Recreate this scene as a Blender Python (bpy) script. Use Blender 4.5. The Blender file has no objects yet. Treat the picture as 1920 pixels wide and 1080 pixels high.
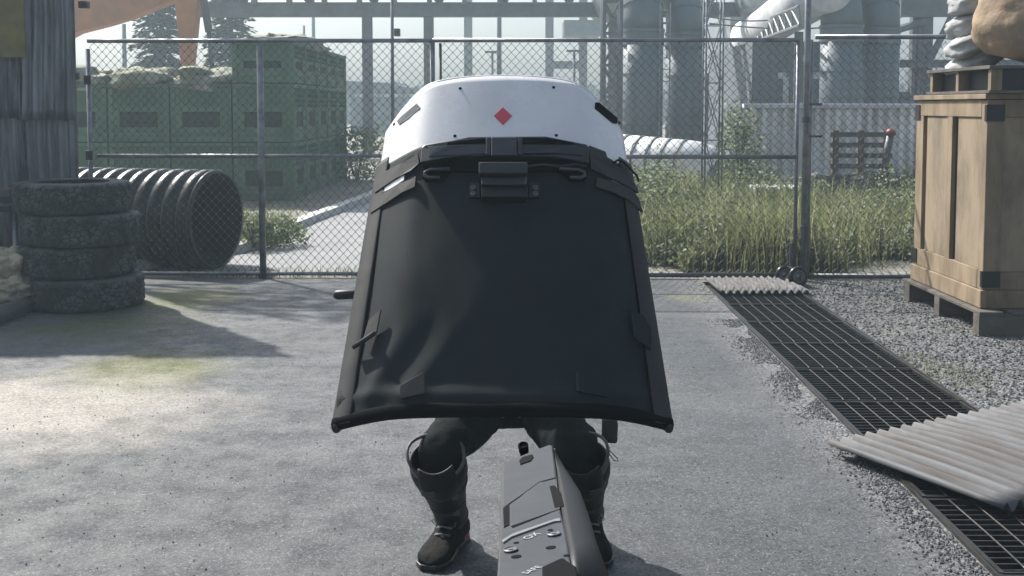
import bpy, math, random
from mathutils import Vector, Matrix, noise
R = math.radians
S = bpy.context.scene
# ---------------------------------------------------------------- camera
CAMZ, F, PITCH = 1.65, 2150.0, R(4.0)
OPY = 200 + F*math.tan(PITCH)
cd = bpy.data.cameras.new('camera'); cam = bpy.data.objects.new('camera', cd); S.collection.objects.link(cam)
cam.location = (0, 0, CAMZ); cam.rotation_euler = (R(90)-PITCH, 0, 0)
cd.lens = F/1920*36; cd.sensor_width = 36; cd.shift_y = -(540-OPY)/1920
cd.clip_start = 0.02; cd.clip_end = 2000
S.camera = cam
# ---------------------------------------------------------------- world, sun, exposure
SUN_EL, SUN_AZ = R(44), R(-40)          # azimuth measured from +Y towards +X
W = bpy.data.worlds.new("World"); S.world = W; W.use_nodes = True
nt = W.node_tree
sky = nt.nodes.new('ShaderNodeTexSky'); sky.sky_type = 'NISHITA'; sky.sun_disc = False
sky.sun_elevation = SUN_EL; sky.sun_rotation = SUN_AZ
sky.air_density = 1.0; sky.dust_density = 5.0; sky.ozone_density = 1.5
hsv = nt.nodes.new('ShaderNodeHueSaturation'); hsv.inputs['Saturation'].default_value = .65
nt.links.new(sky.outputs[0], hsv.inputs['Color']); tint = nt.nodes.new('ShaderNodeMix'); tint.data_type = 'RGBA'; tint.blend_type = 'MULTIPLY'; tint.inputs[0].default_value = 1; tint.inputs[7].default_value = (.94, 1.0, 1.08, 1)
nt.links.new(hsv.outputs[0], tint.inputs[6]); nt.links.new(tint.outputs[2], nt.nodes['Background'].inputs[0]); nt.nodes['Background'].inputs[1].default_value = 0.095
sd = bpy.data.lights.new('sun', 'SUN'); sd.energy = 4.8; sd.angle = R(0.8); sd.color = (1, .94, .86)
sun = bpy.data.objects.new('sun', sd); S.collection.objects.link(sun)
Ld = Vector((math.sin(SUN_AZ)*math.cos(SUN_EL), math.cos(SUN_AZ)*math.cos(SUN_EL), math.sin(SUN_EL)))
sun.rotation_euler = Ld.to_track_quat('Z', 'Y').to_euler()
S.view_settings.view_transform = 'Standard'; S.view_settings.look = 'None'
S.view_settings.exposure = 0.74; S.view_settings.gamma = 1.0
try:
    S.cycles.use_denoising = True; S.cycles.volume_bounces = 1; S.cycles.max_bounces = 8
    S.cycles.sample_clamp_indirect = 5.0
except Exception: pass

# ---------------------------------------------------------------- helpers
def P(px, py, Y):
    """world point at world depth Y seen at photo pixel (px,py)"""
    d = Vector((0, math.cos(PITCH), -math.sin(PITCH))) + Vector((1, 0, 0))*((px-960)/F) - Vector((0, math.sin(PITCH), math.cos(PITCH)))*((py-OPY)/F)
    return Vector((0, 0, CAMZ)) + d*(Y/d.y)
def G(px, py, z=0.0):
    d = P(px, py, 1.0) - Vector((0, 0, CAMZ))
    return Vector((0, 0, CAMZ)) + d*((z-CAMZ)/d.z)
rnd = random.Random(7)
class MB:
    def __init__(s): s.v = []; s.f = []
    def add(s, vs, fs):
        o = len(s.v); s.v += [tuple(v) for v in vs]; s.f += [tuple(i+o for i in f) for f in fs]; return s
    def box(s, x0, x1, y0, y1, z0, z1, M=None):
        vs = [Vector((x, y, z)) for z in (z0, z1) for y in (y0, y1) for x in (x0, x1)]
        if M is not None: vs = [M @ v for v in vs]
        return s.add(vs, [(0,2,3,1),(4,5,7,6),(0,1,5,4),(2,6,7,3),(0,4,6,2),(1,3,7,5)])
    def tube(s, pts, r, n=8, cap=True, closed=False):
        pts = [Vector(p) for p in pts]; m = len(pts)
        rs = r if isinstance(r, (list, tuple)) else [r]*m
        vs = []; prev = None
        for i, p in enumerate(pts):
            a = pts[(i-1) % m] if (closed or i > 0) else p
            b = pts[(i+1) % m] if (closed or i < m-1) else p
            t = (b-a).normalized()
            if prev is None:
                prev = t.orthogonal().normalized() if abs(t.z) > .9 else t.cross(Vector((0, 0, 1))).normalized()
            e = (prev - t*prev.dot(t)).normalized(); prev = e; g = t.cross(e)
            for k in range(n):
                q = 2*math.pi*(k+.5)/n; vs.append(p + (e*math.cos(q)+g*math.sin(q))*rs[i])
        fs = []
        for i in range(m if closed else m-1):
            j = (i+1) % m
            for k in range(n):
                l = (k+1) % n; fs.append((i*n+k, i*n+l, j*n+l, j*n+k))
        if cap and not closed:
            fs.append(tuple(range(n))[::-1]); fs.append(tuple(range((m-1)*n, m*n)))
        return s.add(vs, fs)
    def lathe(s, c, axis, prof, n=32, rf=None):
        """prof: list of (distance along axis, radius)"""
        c = Vector(c); axis = Vector(axis).normalized()
        e = axis.orthogonal().normalized(); g = axis.cross(e); vs = []; m = len(prof)
        for i, (d, r) in enumerate(prof):
            for k in range(n):
                q = 2*math.pi*k/n; rr = r + (rf(i, k) if rf else 0)
                vs.append(c + axis*d + (e*math.cos(q)+g*math.sin(q))*rr)
        return s.add(vs, [(i*n+k, i*n+(k+1) % n, (i+1)*n+(k+1) % n, (i+1)*n+k) for i in range(m-1) for k in range(n)])
    def grid(s, fn, nu, nv, wrap=False):
        vs = [fn(i, j) for j in range(nv) for i in range(nu)]
        fs = [(j*nu+i, j*nu+(i+1) % nu, (j+1)*nu+(i+1) % nu, (j+1)*nu+i) for j in range(nv-1) for i in range(nu if wrap else nu-1)]
        return s.add(vs, fs)
    def prism(s, a, b):
        n = len(a)
        return s.add(list(a)+list(b), [tuple(range(n)), tuple(range(n, 2*n))[::-1]] + [(k, n+k, n+(k+1) % n, (k+1) % n) for k in range(n)])
    def blob(s, c, r, amp=.1, freq=2., seed=0, nu=28, nv=18, p=2.4, M=None):
        def fn(i, j):
            th = 2*math.pi*i/nu; ph = math.pi*(j/(nv-1)-.5)
            sg = lambda x: math.copysign(abs(x)**(2/p), x)
            u = Vector((sg(math.cos(ph))*sg(math.cos(th)), sg(math.cos(ph))*sg(math.sin(th)), sg(math.sin(ph))))
            k = 1+amp*noise.noise(u*freq+Vector((seed*7.1, 3.3, 0)))+amp*.4*noise.noise(u*freq*3+Vector((seed*3.1, 0, 5)))
            q = Vector((u.x*r[0], u.y*r[1], u.z*r[2]))*k
            if M is not None: q = M @ q
            return Vector(c)+q
        return s.grid(fn, nu, nv, True)
def wloc(o):
    v = Vector((0, 0, 0))
    while o is not None: v = v + Vector(o.location); o = o.parent
    return v
def obj(name, mb, m, parent=None, smooth=False, bevel=0, solid=0, base=None, sub=0):
    """vertices are given in world coordinates; the origin goes to the parent or to the thing's base"""
    if parent is not None: org = wloc(parent); loc = Vector((0, 0, 0))
    else:
        if base is None:
            xs = [v[0] for v in mb.v]; ys = [v[1] for v in mb.v]; zs = [v[2] for v in mb.v]
            base = ((min(xs)+max(xs))/2, (min(ys)+max(ys))/2, min(zs))
        org = loc = Vector(base)
    me = bpy.data.meshes.new(name)
    me.from_pydata([(v[0]-org.x, v[1]-org.y, v[2]-org.z) for v in mb.v], [], mb.f); me.update()
    me.materials.append(m)
    if smooth: me.polygons.foreach_set('use_smooth', [True]*len(me.polygons))
    o = bpy.data.objects.new(name, me); S.collection.objects.link(o); o.location = loc; o.parent = parent
    if solid: q = o.modifiers.new('solid', 'SOLIDIFY'); q.thickness = solid; q.offset = 0
    if bevel: q = o.modifiers.new('bevel', 'BEVEL'); q.width = bevel; q.segments = 2; q.limit_method = 'ANGLE'; q.angle_limit = R(40)
    if sub: q = o.modifiers.new('sub', 'SUBSURF'); q.levels = sub; q.render_levels = sub
    return o
def tag(o, label=None, cat=None, group=None, kind=None):
    if label: o['label'] = label
    if cat: o['category'] = cat
    if group: o['group'] = group
    if kind: o['kind'] = kind
    return o
def thing(name, label, cat, loc=(0, 0, 0), group=None):
    o = bpy.data.objects.new(name, None); S.collection.objects.link(o); o.location = loc; o.empty_display_size = .1
    return tag(o, label, cat, group)
def copy_tree(o, parent=None):
    c = o.copy(); S.collection.objects.link(c)
    if parent is not None: c.parent = parent
    for ch in [x for x in S.objects if x.parent == o]: copy_tree(ch, c)
    return c

# ---------------------------------------------------------------- materials
def mat(name, col, rough=.7, metal=0., col2=None, scale=5., bump=0., bscale=40., stretch=(1, 1, 1), lo=.35, hi=.65, island=0., spec=.5, extra=None, detail=6., bdist=.02, rot=0.):
    m = bpy.data.materials.new(name); m.use_nodes = True; t = m.node_tree; b = t.nodes['Principled BSDF']
    b.inputs['Roughness'].default_value = rough; b.inputs['Metallic'].default_value = metal
    b.inputs['Specular IOR Level'].default_value = spec
    tc = t.nodes.new('ShaderNodeTexCoord'); mp = t.nodes.new('ShaderNodeMapping'); mp.inputs['Scale'].default_value = stretch
    if rot: mp.vector_type = 'TEXTURE'; mp.inputs['Scale'].default_value = tuple(1/q for q in stretch); mp.inputs['Rotation'].default_value = (0, 0, rot)
    t.links.new(tc.outputs['Object'], mp.inputs['Vector'])
    out = None
    col2 = col2 or tuple(c*.75 for c in col)
    n = t.nodes.new('ShaderNodeTexNoise'); n.inputs['Scale'].default_value = scale; n.inputs['Detail'].default_value = detail; n.inputs['Roughness'].default_value = .62
    t.links.new(mp.outputs[0], n.inputs['Vector'])
    rp = t.nodes.new('ShaderNodeMapRange'); rp.inputs[1].default_value = lo; rp.inputs[2].default_value = hi
    t.links.new(n.outputs[0], rp.inputs[0])
    mx = t.nodes.new('ShaderNodeMix'); mx.data_type = 'RGBA'
    mx.inputs[6].default_value = (*col, 1); mx.inputs[7].default_value = (*col2, 1)
    t.links.new(rp.outputs[0], mx.inputs[0]); out = mx.outputs[2]
    if island:
        g = t.nodes.new('ShaderNodeNewGeometry'); hs = t.nodes.new('ShaderNodeMapRange')
        hs.inputs[3].default_value = 1-island; hs.inputs[4].default_value = 1+island
        t.links.new(g.outputs['Random Per Island'], hs.inputs[0])
        mu = t.nodes.new('ShaderNodeMix'); mu.data_type = 'RGBA'; mu.blend_type = 'MULTIPLY'; mu.inputs[0].default_value = 1
        cc = t.nodes.new('ShaderNodeCombineColor')
        for k in range(3): t.links.new(hs.outputs[0], cc.inputs[k])
        t.links.new(out, mu.inputs[6]); t.links.new(cc.outputs[0], mu.inputs[7]); out = mu.outputs[2]
    if extra: out = extra(t, tc, out, b)
    t.links.new(out, b.inputs['Base Color'])
    if bump:
        n2 = t.nodes.new('ShaderNodeTexNoise'); n2.inputs['Scale'].default_value = bscale; n2.inputs['Detail'].default_value = 8
        t.links.new(mp.outputs[0], n2.inputs['Vector'])
        bp = t.nodes.new('ShaderNodeBump'); bp.inputs['Strength'].default_value = bump; bp.inputs['Distance'].default_value = bdist
        t.links.new(n2.outputs[0], bp.inputs['Height']); t.links.new(bp.outputs[0], b.inputs['Normal'])
    return m
def translucent(m, col, f):
    t = m.node_tree; b = t.nodes['Principled BSDF']; o = t.nodes['Material Output']
    tr_ = t.nodes.new('ShaderNodeBsdfTranslucent'); mx = t.nodes.new('ShaderNodeMixShader'); mx.inputs[0].default_value = f
    tr_.inputs[0].default_value = (*col, 1)
    t.links.new(b.outputs[0], mx.inputs[1]); t.links.new(tr_.outputs[0], mx.inputs[2]); t.links.new(mx.outputs[0], o.inputs[0])
def nd(t, kind, **k):
    n = t.nodes.new(kind)
    for a, v in k.items(): setattr(n, a, v)
    return n
def math_n(t, op, a, b=None, c=None, clamp=False):
    n = nd(t, 'ShaderNodeMath', operation=op, use_clamp=clamp)
    for i, x in enumerate((a, b, c)):
        if x is None: continue
        if isinstance(x, (int, float)): n.inputs[i].default_value = x
        else: t.links.new(x, n.inputs[i])
    return n.outputs[0]
def mixc(t, f, a, b):
    n = nd(t, 'ShaderNodeMix', data_type='RGBA')
    for i, x in ((0, f), (6, a), (7, b)):
        if isinstance(x, (int, float)): n.inputs[i].default_value = x
        elif isinstance(x, tuple): n.inputs[i].default_value = (*x, 1)
        else: t.links.new(x, n.inputs[i])
    return n.outputs[2]
def noise_n(t, vec, scale, detail=5, rough=.6, lo=0., hi=1.):
    n = nd(t, 'ShaderNodeTexNoise'); n.inputs['Scale'].default_value = scale; n.inputs['Detail'].default_value = detail; n.inputs['Roughness'].default_value = rough
    t.links.new(vec, n.inputs['Vector'])
    r = nd(t, 'ShaderNodeMapRange'); r.inputs[1].default_value = lo; r.inputs[2].default_value = hi; t.links.new(n.outputs[0], r.inputs[0])
    return r.outputs[0]
def patch_mask(t, pos, cx, cy, rx, ry, rag=.9):
    """soft ragged patch of colour round a point of the ground"""
    v = nd(t, 'ShaderNodeVectorMath', operation='SUBTRACT'); t.links.new(pos, v.inputs[0]); v.inputs[1].default_value = (cx, cy, 0)
    w = nd(t, 'ShaderNodeVectorMath', operation='MULTIPLY'); t.links.new(v.outputs[0], w.inputs[0]); w.inputs[1].default_value = (1/rx, 1/ry, 0)
    l = nd(t, 'ShaderNodeVectorMath', operation='LENGTH'); t.links.new(w.outputs[0], l.inputs[0])
    nz = noise_n(t, pos, 2.6, 7, .7, .25, .75)
    d = math_n(t, 'ADD', l.outputs['Value'], math_n(t, 'MULTIPLY', nz, rag))
    r = nd(t, 'ShaderNodeMapRange'); r.inputs[1].default_value = 1.55; r.inputs[2].default_value = .85; t.links.new(d, r.inputs[0])
    return r.outputs[0]
def paving_mat():
    m = bpy.data.materials.new('paving'); m.use_nodes = True; t = m.node_tree; b = t.nodes['Principled BSDF']
    geo = nd(t, 'ShaderNodeNewGeometry'); pos = geo.outputs['Position']
    big = noise_n(t, pos, .9, 7, .68, .36, .62); mid = noise_n(t, pos, 4, 9, .75, .36, .64); fine = noise_n(t, pos, 70, 3, .7, .35, .65)
    spk = noise_n(t, pos, 130, 2, .5, .60, .70); pit = noise_n(t, pos, 24, 4, .8, .62, .75)
    c = mixc(t, big, (.040, .046, .051), (.085, .091, .097))
    c = mixc(t, math_n(t, 'MULTIPLY', mid, .5), c, (.034, .039, .044))
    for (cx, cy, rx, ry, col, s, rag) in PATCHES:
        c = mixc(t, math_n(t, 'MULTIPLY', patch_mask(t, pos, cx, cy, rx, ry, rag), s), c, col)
    vs = nd(t, 'ShaderNodeVectorMath', operation='SCALE'); t.links.new(c, vs.inputs[0]); t.links.new(math_n(t, 'ADD', math_n(t, 'MULTIPLY', fine, 1.0), .62), vs.inputs[3]); c = vs.outputs[0]
    c = mixc(t, math_n(t, 'MULTIPLY', spk, .55), c, (.32, .325, .33))
    c = mixc(t, math_n(t, 'MULTIPLY', pit, .6), c, (.06, .065, .07))
    # loose grit along the drain edge
    sx = nd(t, 'ShaderNodeSeparateXYZ'); t.links.new(pos, sx.inputs[0])
    gm = math_n(t, 'MULTIPLY', math_n(t, 'SUBTRACT', sx.outputs[0], 1.30), 2.2)
    gm = math_n(t, 'ADD', gm, math_n(t, 'SUBTRACT', noise_n(t, pos, 6, 6, .7), .62), clamp=True)
    vo = nd(t, 'ShaderNodeTexVoronoi'); vo.inputs['Scale'].default_value = 75; t.links.new(pos, vo.inputs['Vector'])
    gr = nd(t, 'ShaderNodeSeparateColor'); t.links.new(vo.outputs['Color'], gr.inputs[0])
    gc = mixc(t, gr.outputs[0], (.02, .023, .027), (.27, .27, .275))
    c = mixc(t, gm, c, gc)
    t.links.new(c, b.inputs['Base Color']); b.inputs['Specular IOR Level'].default_value = .35
    rr = nd(t, 'ShaderNodeMapRange'); rr.inputs[3].default_value = .42; rr.inputs[4].default_value = .85; t.links.new(mid, rr.inputs[0]); t.links.new(rr.outputs[0], b.inputs['Roughness'])
    h = math_n(t, 'ADD', math_n(t, 'MULTIPLY', noise_n(t, pos, 55, 8, .75), 1.0), math_n(t, 'MULTIPLY', noise_n(t, pos, 4, 6, .6), .9))
    h = math_n(t, 'ADD', h, math_n(t, 'MULTIPLY', math_n(t, 'MULTIPLY', vo.outputs['Distance'], gm), -2.0))
    bp = nd(t, 'ShaderNodeBump'); bp.inputs['Strength'].default_value = .55; bp.inputs['Distance'].default_value = .012
    t.links.new(h, bp.inputs['Height']); t.links.new(bp.outputs[0], b.inputs['Normal'])
    return m
def gravel_mat(name, dark, light, sc=60):
    m = bpy.data.materials.new(name); m.use_nodes = True; t = m.node_tree; b = t.nodes['Principled BSDF']
    pos = nd(t, 'ShaderNodeNewGeometry').outputs['Position']
    vo = nd(t, 'ShaderNodeTexVoronoi'); vo.inputs['Scale'].default_value = sc; t.links.new(pos, vo.inputs['Vector'])
    gr = nd(t, 'ShaderNodeSeparateColor'); t.links.new(vo.outputs['Color'], gr.inputs[0])
    c = mixc(t, gr.outputs[0], dark, light)
    c = mixc(t, math_n(t, 'MULTIPLY', noise_n(t, pos, 1.5, 6, .6, .5, .7), .35), c, (.16, .15, .10))
    t.links.new(c, b.inputs['Base Color']); b.inputs['Roughness'].default_value = .85
    bp = nd(t, 'ShaderNodeBump'); bp.inputs['Strength'].default_value = .9; bp.inputs['Distance'].default_value = .02
    t.links.new(math_n(t, 'MULTIPLY', vo.outputs['Distance'], -1.0), bp.inputs['Height']); t.links.new(bp.outputs[0], b.inputs['Normal'])
    return m
MOSS = (.058, .068, .008)
g1 = G(262, 700); g2 = G(330, 560); g3 = G(200, 610); g4 = G(60, 770); g5 = G(1310, 560)  # g4: sunlit ground at the left, painted in as a paler warm patch
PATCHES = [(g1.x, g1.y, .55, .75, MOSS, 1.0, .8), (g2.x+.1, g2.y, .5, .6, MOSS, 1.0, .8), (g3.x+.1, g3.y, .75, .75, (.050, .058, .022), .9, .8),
           (g4.x, g4.y, 1.1, .9, (.26, .24, .21), .85, .8), (g5.x, g5.y, .35, .3, (.15, .17, .08), .7, .9), (1.15, 7.7, .5, .9, (.036, .045, .054), .75, .9), (.4, 4.1, 3.2, 1.5, (.045, .051, .057), .6, .8), (-1.6, 4.4, 1.8, .8, (.040, .046, .050), .5, .9),  # streak shadows and damp painted as one dark patch by the drain; near paving darker
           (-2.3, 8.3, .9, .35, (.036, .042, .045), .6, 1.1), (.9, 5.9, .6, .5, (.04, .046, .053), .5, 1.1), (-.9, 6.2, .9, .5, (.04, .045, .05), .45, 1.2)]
M = {}
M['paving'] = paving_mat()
M['gravel'] = gravel_mat('gravel', (.025, .028, .031), (.19, .195, .20), 55)
M['dirt'] = mat('dirt', (.24, .225, .19), .95, col2=(.15, .145, .12), scale=1.2, bump=.6, bscale=12)
M['road'] = mat('road', (.23, .235, .24), .75, col2=(.17, .175, .18), scale=2., bump=.3, bscale=60)
M['kerb'] = mat('kerb', (.50, .50, .48), .8, col2=(.36, .36, .35), scale=6)
M['kerb_dark'] = mat('kerb_dark', (.10, .105, .10), .8, scale=6, bump=.3)
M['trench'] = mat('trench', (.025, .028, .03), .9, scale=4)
M['grate'] = mat('grate', (.055, .06, .06), .45, .6, col2=(.03, .03, .03), scale=14)
M['grate_rod'] = mat('grate_rod', (.055, .058, .056), .4, .7, col2=(.07, .06, .05), scale=20)
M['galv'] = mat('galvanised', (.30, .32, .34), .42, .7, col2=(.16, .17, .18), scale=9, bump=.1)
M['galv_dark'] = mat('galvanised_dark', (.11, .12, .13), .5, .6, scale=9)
M['wire'] = mat('wire', (.075, .082, .088), .6, .3, col2=(.045, .05, .055), scale=30)
M['tin'] = mat('tin', (.150, .153, .158), .65, .1, col2=(.09, .085, .08), scale=3.0, stretch=(6, .8, 1), spec=.3)
M['tin_rust'] = mat('tin_rust', (.125, .132, .142), .65, .1, col2=(.060, .048, .040), scale=2.2, lo=.40, hi=.70, stretch=(7, .7, 1), rot=R(29), spec=.3)
M['sheet'] = mat('sheet_iron', (.24, .255, .28), .42, .4, col2=(.055, .062, .072), scale=2.2, stretch=(4, 4, .45), bump=.15, bscale=9, lo=.38, hi=.66)
M['yellow'] = mat('yellow_board', (.20, .175, .050), .8, col2=(.13, .115, .04), scale=6)
def tread(t, tc, out, b):
    mp = nd(t, 'ShaderNodeMapping'); mp.inputs['Scale'].default_value = (1, 1, 1.15); t.links.new(tc.outputs['Object'], mp.inputs['Vector'])
    vo = nd(t, 'ShaderNodeTexVoronoi', feature='DISTANCE_TO_EDGE'); vo.inputs['Scale'].default_value = 19; t.links.new(mp.outputs[0], vo.inputs['Vector'])
    e = nd(t, 'ShaderNodeMapRange'); e.inputs[1].default_value = .02; e.inputs[2].default_value = .11; t.links.new(vo.outputs['Distance'], e.inputs[0])
    sx = nd(t, 'ShaderNodeSeparateXYZ'); t.links.new(tc.outputs['Object'], sx.inputs[0])
    zz = math_n(t, 'ABSOLUTE', math_n(t, 'SUBTRACT', sx.outputs[2], .1275)); side = nd(t, 'ShaderNodeMapRange'); side.inputs[1].default_value = .10; side.inputs[2].default_value = .115; t.links.new(zz, side.inputs[0])
    k = math_n(t, 'MAXIMUM', e.outputs[0], side.outputs[0]); wear = noise_n(t, tc.outputs['Object'], 4, 5, .6, .42, .62)
    bp = nd(t, 'ShaderNodeBump'); bp.inputs['Strength'].default_value = .4; bp.inputs['Distance'].default_value = .008; t.links.new(k, bp.inputs['Height']); t.links.new(bp.outputs[0], b.inputs['Normal'])
    c = mixc(t, math_n(t, 'MULTIPLY', math_n(t, 'MULTIPLY', wear, k), .6), out, (.13, .135, .132))
    return mixc(t, math_n(t, 'MULTIPLY', math_n(t, 'MULTIPLY', math_n(t, 'SUBTRACT', 1.0, k), math_n(t, 'ADD', wear, .25, clamp=True)), .7), c, (.008, .009, .010))
M['rubber'] = mat('tyre_rubber', (.022, .026, .027), .8, col2=(.045, .048, .047), scale=9, lo=.45, hi=.8, extra=tread)
M['blackplastic'] = mat('black_plastic', (.006, .009, .009), .30, col2=(.011, .014, .013), scale=6)
M['pipein'] = mat('pipe_inner', (.006, .008, .008), .8, spec=.1, scale=6)
def per_object(t, tc, out, b):
    oi = nd(t, 'ShaderNodeObjectInfo'); k = math_n(t, 'ADD', math_n(t, 'MULTIPLY', oi.outputs['Random'], .35), .85)
    vs = nd(t, 'ShaderNodeVectorMath', operation='SCALE'); t.links.new(out, vs.inputs[0]); t.links.new(k, vs.inputs[3]); return vs.outputs[0]
M['bin'] = mat('green_plastic', (.095, .165, .090), .75, col2=(.06, .11, .065), scale=2.2, stretch=(1, 1, .4), extra=per_object)
M['tarp'] = mat('tarp', (.19, .20, .13), .8, col2=(.42, .42, .38), scale=1.4, lo=.5, hi=.7, bump=.4, bscale=5)
M['orange'] = mat('orange_paint', (.50, .20, .07), .55, col2=(.36, .16, .07), scale=2)
M['steel'] = mat('steel_grey', (.13, .145, .155), .6, .2, col2=(.09, .10, .11), scale=2)
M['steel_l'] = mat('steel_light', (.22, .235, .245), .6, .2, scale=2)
M['duct'] = mat('duct_grey', (.13, .16, .18), .55, .15, col2=(.085, .108, .122), scale=1.4, stretch=(1, 1, .25), bump=.1, bscale=6)
M['white_pipe'] = mat('white_lagging', (.62, .64, .66), .6, col2=(.45, .46, .48), scale=2)
M['wallpanel'] = mat('white_cladding', (.86, .87, .85), .6, col2=(.52, .51, .47), scale=1.5, stretch=(1, 1, .6))
M['building'] = mat('building_grey', (.12, .145, .165), .8, col2=(.09, .11, .13), scale=.8)
M['roof'] = mat('roof_grey', (.20, .21, .22), .7, scale=1.2)
M['wood'] = mat('crate_wood', (.29, .22, .14), .8, col2=(.12, .088, .052), scale=4.2, detail=9., stretch=(1, 1, .35), bump=.25, bscale=16, lo=.38, hi=.68)
M['wood_p'] = mat('crate_plywood', (.27, .21, .14), .8, col2=(.085, .066, .045), scale=3.2, detail=9., stretch=(1, 1, .45), bump=.2, bscale=12, lo=.45, hi=.72)
M['wood_dk'] = mat('dark_wood', (.035, .022, .010), .85, scale=6)
M['pallet'] = mat('pallet_wood', (.13, .112, .092), .85, col2=(.06, .052, .044), scale=6, stretch=(.4, 1, 1), bump=.3)
M['blackmetal'] = mat('black_metal', (.018, .019, .02), .5, .3, scale=9)
M['canvas'] = mat('canvas', (.34, .25, .16), .9, col2=(.20, .145, .095), scale=4.2, bump=.8, bscale=11)
M['sack_w'] = mat('white_sack', (.38, .39, .39), .85, col2=(.24, .245, .25), scale=5, bump=.4, bscale=9)
M['sack_t'] = mat('tan_sack', (.46, .40, .29), .9, col2=(.17, .145, .10), scale=5, bump=.9, bscale=14, lo=.42, hi=.7)
M['grass'] = mat('grass', (.100, .118, .055), .7, col2=(.045, .058, .030), scale=.9, island=.65)
M['grass_dry'] = mat('grass_dry', (.26, .245, .11), .75, col2=(.14, .15, .06), scale=.9, island=.6)
M['leaf'] = mat('weed_leaf', (.11, .14, .06), .6, col2=(.055, .08, .035), scale=2.5, island=.6)
M['needle'] = mat('pine_needle', (.045, .07, .05), .8, island=.5)
M['bark'] = mat('bark', (.09, .07, .05), .95, scale=6, bump=.6)
M['red'] = mat('red_paint', (.22, .035, .035), .5, scale=6)
M['red_mark'] = mat('red_mark', (.56, .065, .08), .5, col2=(.50, .06, .075), scale=6)
M['stone'] = mat('stone', (.115, .12, .125), .85, col2=(.055, .058, .063), scale=20, island=.75)
def scuffs(t, tc, out, b):
    mp = nd(t, 'ShaderNodeMapping'); mp.inputs['Scale'].default_value = (3, 3, 14); mp.inputs['Rotation'].default_value = (0, .5, .3); t.links.new(tc.outputs['Object'], mp.inputs['Vector'])
    sc = noise_n(t, mp.outputs[0], 9, 8, .75, .60, .72); sm = noise_n(t, tc.outputs['Object'], 6, 6, .65, .35, .7)
    rr = nd(t, 'ShaderNodeMapRange'); rr.inputs[3].default_value = .16; rr.inputs[4].default_value = .42; t.links.new(sm, rr.inputs[0]); t.links.new(rr.outputs[0], b.inputs['Roughness'])
    return mixc(t, math_n(t, 'MULTIPLY', sc, .35), out, (.40, .40, .39))
M['shell'] = mat('white_shell', (.70, .71, .72), .22, col2=(.58, .59, .60), scale=3.5, lo=.35, hi=.75, extra=scuffs)
M['fabric'] = mat('black_fabric', (.0068, .0122, .0148), .78, col2=(.0105, .0175, .021), scale=5, bump=.35, bscale=260, spec=.25, bdist=.002)
M['trim'] = mat('grey_binding', (.030, .032, .032), .7, col2=(.022, .024, .025), scale=5, spec=.3, bump=.3, bscale=260, bdist=.002)
M['seam'] = mat('dark_hem', (.003, .004, .005), .95, scale=5, spec=.08)
M['housing'] = mat('housing_plastic', (.010, .014, .018), .38, col2=(.015, .019, .024), scale=12)
M['housing_l'] = mat('housing_light', (.028, .035, .043), .35, col2=(.022, .028, .035), scale=12)
M['bolt'] = mat('bolt_steel', (.13, .14, .15), .5, .6, scale=30)
M['trousers'] = mat('trouser_cloth', (.010, .015, .016), .95, spec=.15, col2=(.005, .008, .009), scale=7, bump=.5, bscale=18)
M['jacket'] = mat('jacket_cloth', (.03, .035, .036), .9, scale=7, bump=.5, bscale=18)
M['guard'] = mat('guard_shell', (.004, .0055, .006), .6, spec=.3, scale=7)
M['guard_trim'] = mat('guard_trim', (.055, .062, .066), .6, scale=9)
M['leather'] = mat('boot_leather', (.0035, .0035, .004), .75, spec=.10, col2=(.009, .008, .008), scale=12, bump=.4, bscale=40)
M['skin'] = mat('skin', (.42, .26, .19), .6, scale=8)
M['lace'] = mat('lace', (.20, .20, .20), .8, scale=20)
M['gun'] = mat('gun_metal', (.026, .031, .037), .5, .05, spec=.3, lo=.42, hi=.60, detail=9., col2=(.034, .039, .046), scale=45, bump=.06, bscale=300, bdist=.001)
M['gun_edge'] = mat('gun_edge', (.16, .17, .18), .45, .2, scale=14)
M['gun_dk'] = mat('gun_dark', (.006, .007, .008), .85, .0, scale=14, spec=.08)
M['gun_side'] = mat('gun_side', (.007, .0085, .0105), .5, .0, scale=14, spec=.22)
M['print'] = mat('white_print', (.34, .35, .36), .7, col2=(.24, .25, .26), scale=300)

translucent(M['grass'], (.21, .235, .10), .5); translucent(M['grass_dry'], (.34, .35, .20), .5); translucent(M['leaf'], (.20, .25, .11), .4)
# ---------------------------------------------------------------- ground
TX = lambda y: 1.640+.0144*y     # left edge of the drain
TW = .785; TY0, TY1 = 2.4, 10.72
def strip_sheet(xa, xb, y0, y1, z, n=24):
    mb = MB(); mb.grid(lambda i, j: Vector(((xa if i == 0 else xb)((y0+(y1-y0)*j/n)), y0+(y1-y0)*j/n, z)), 2, n+1); return mb
BIG = 900
K = lambda c: (lambda y: c)
gm = MB()
for a, b_, y0, y1 in ((K(-BIG), K(BIG), -60, TY0), (K(-BIG), TX, TY0, TY1), (lambda y: TX(y)+TW, K(BIG), TY0, TY1), (K(-BIG), K(BIG), TY1, BIG)):
    s = strip_sheet(a, b_, y0, y1, 0, 1); gm.add(s.v, s.f)
tag(obj('ground', gm, M['dirt'], base=(0, 0, 0)), kind='structure')
FY = lambda x: 10.93-.02*x       # fence line
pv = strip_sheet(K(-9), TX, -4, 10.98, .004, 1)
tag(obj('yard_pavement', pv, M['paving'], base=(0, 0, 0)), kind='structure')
gv = strip_sheet(lambda y: TX(y)+TW, K(12), -4, 10.98, .004, 1)
tag(obj('gravel_yard', gv, M['gravel'], base=(0, 0, 0)), kind='structure')
tr = MB()
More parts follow.
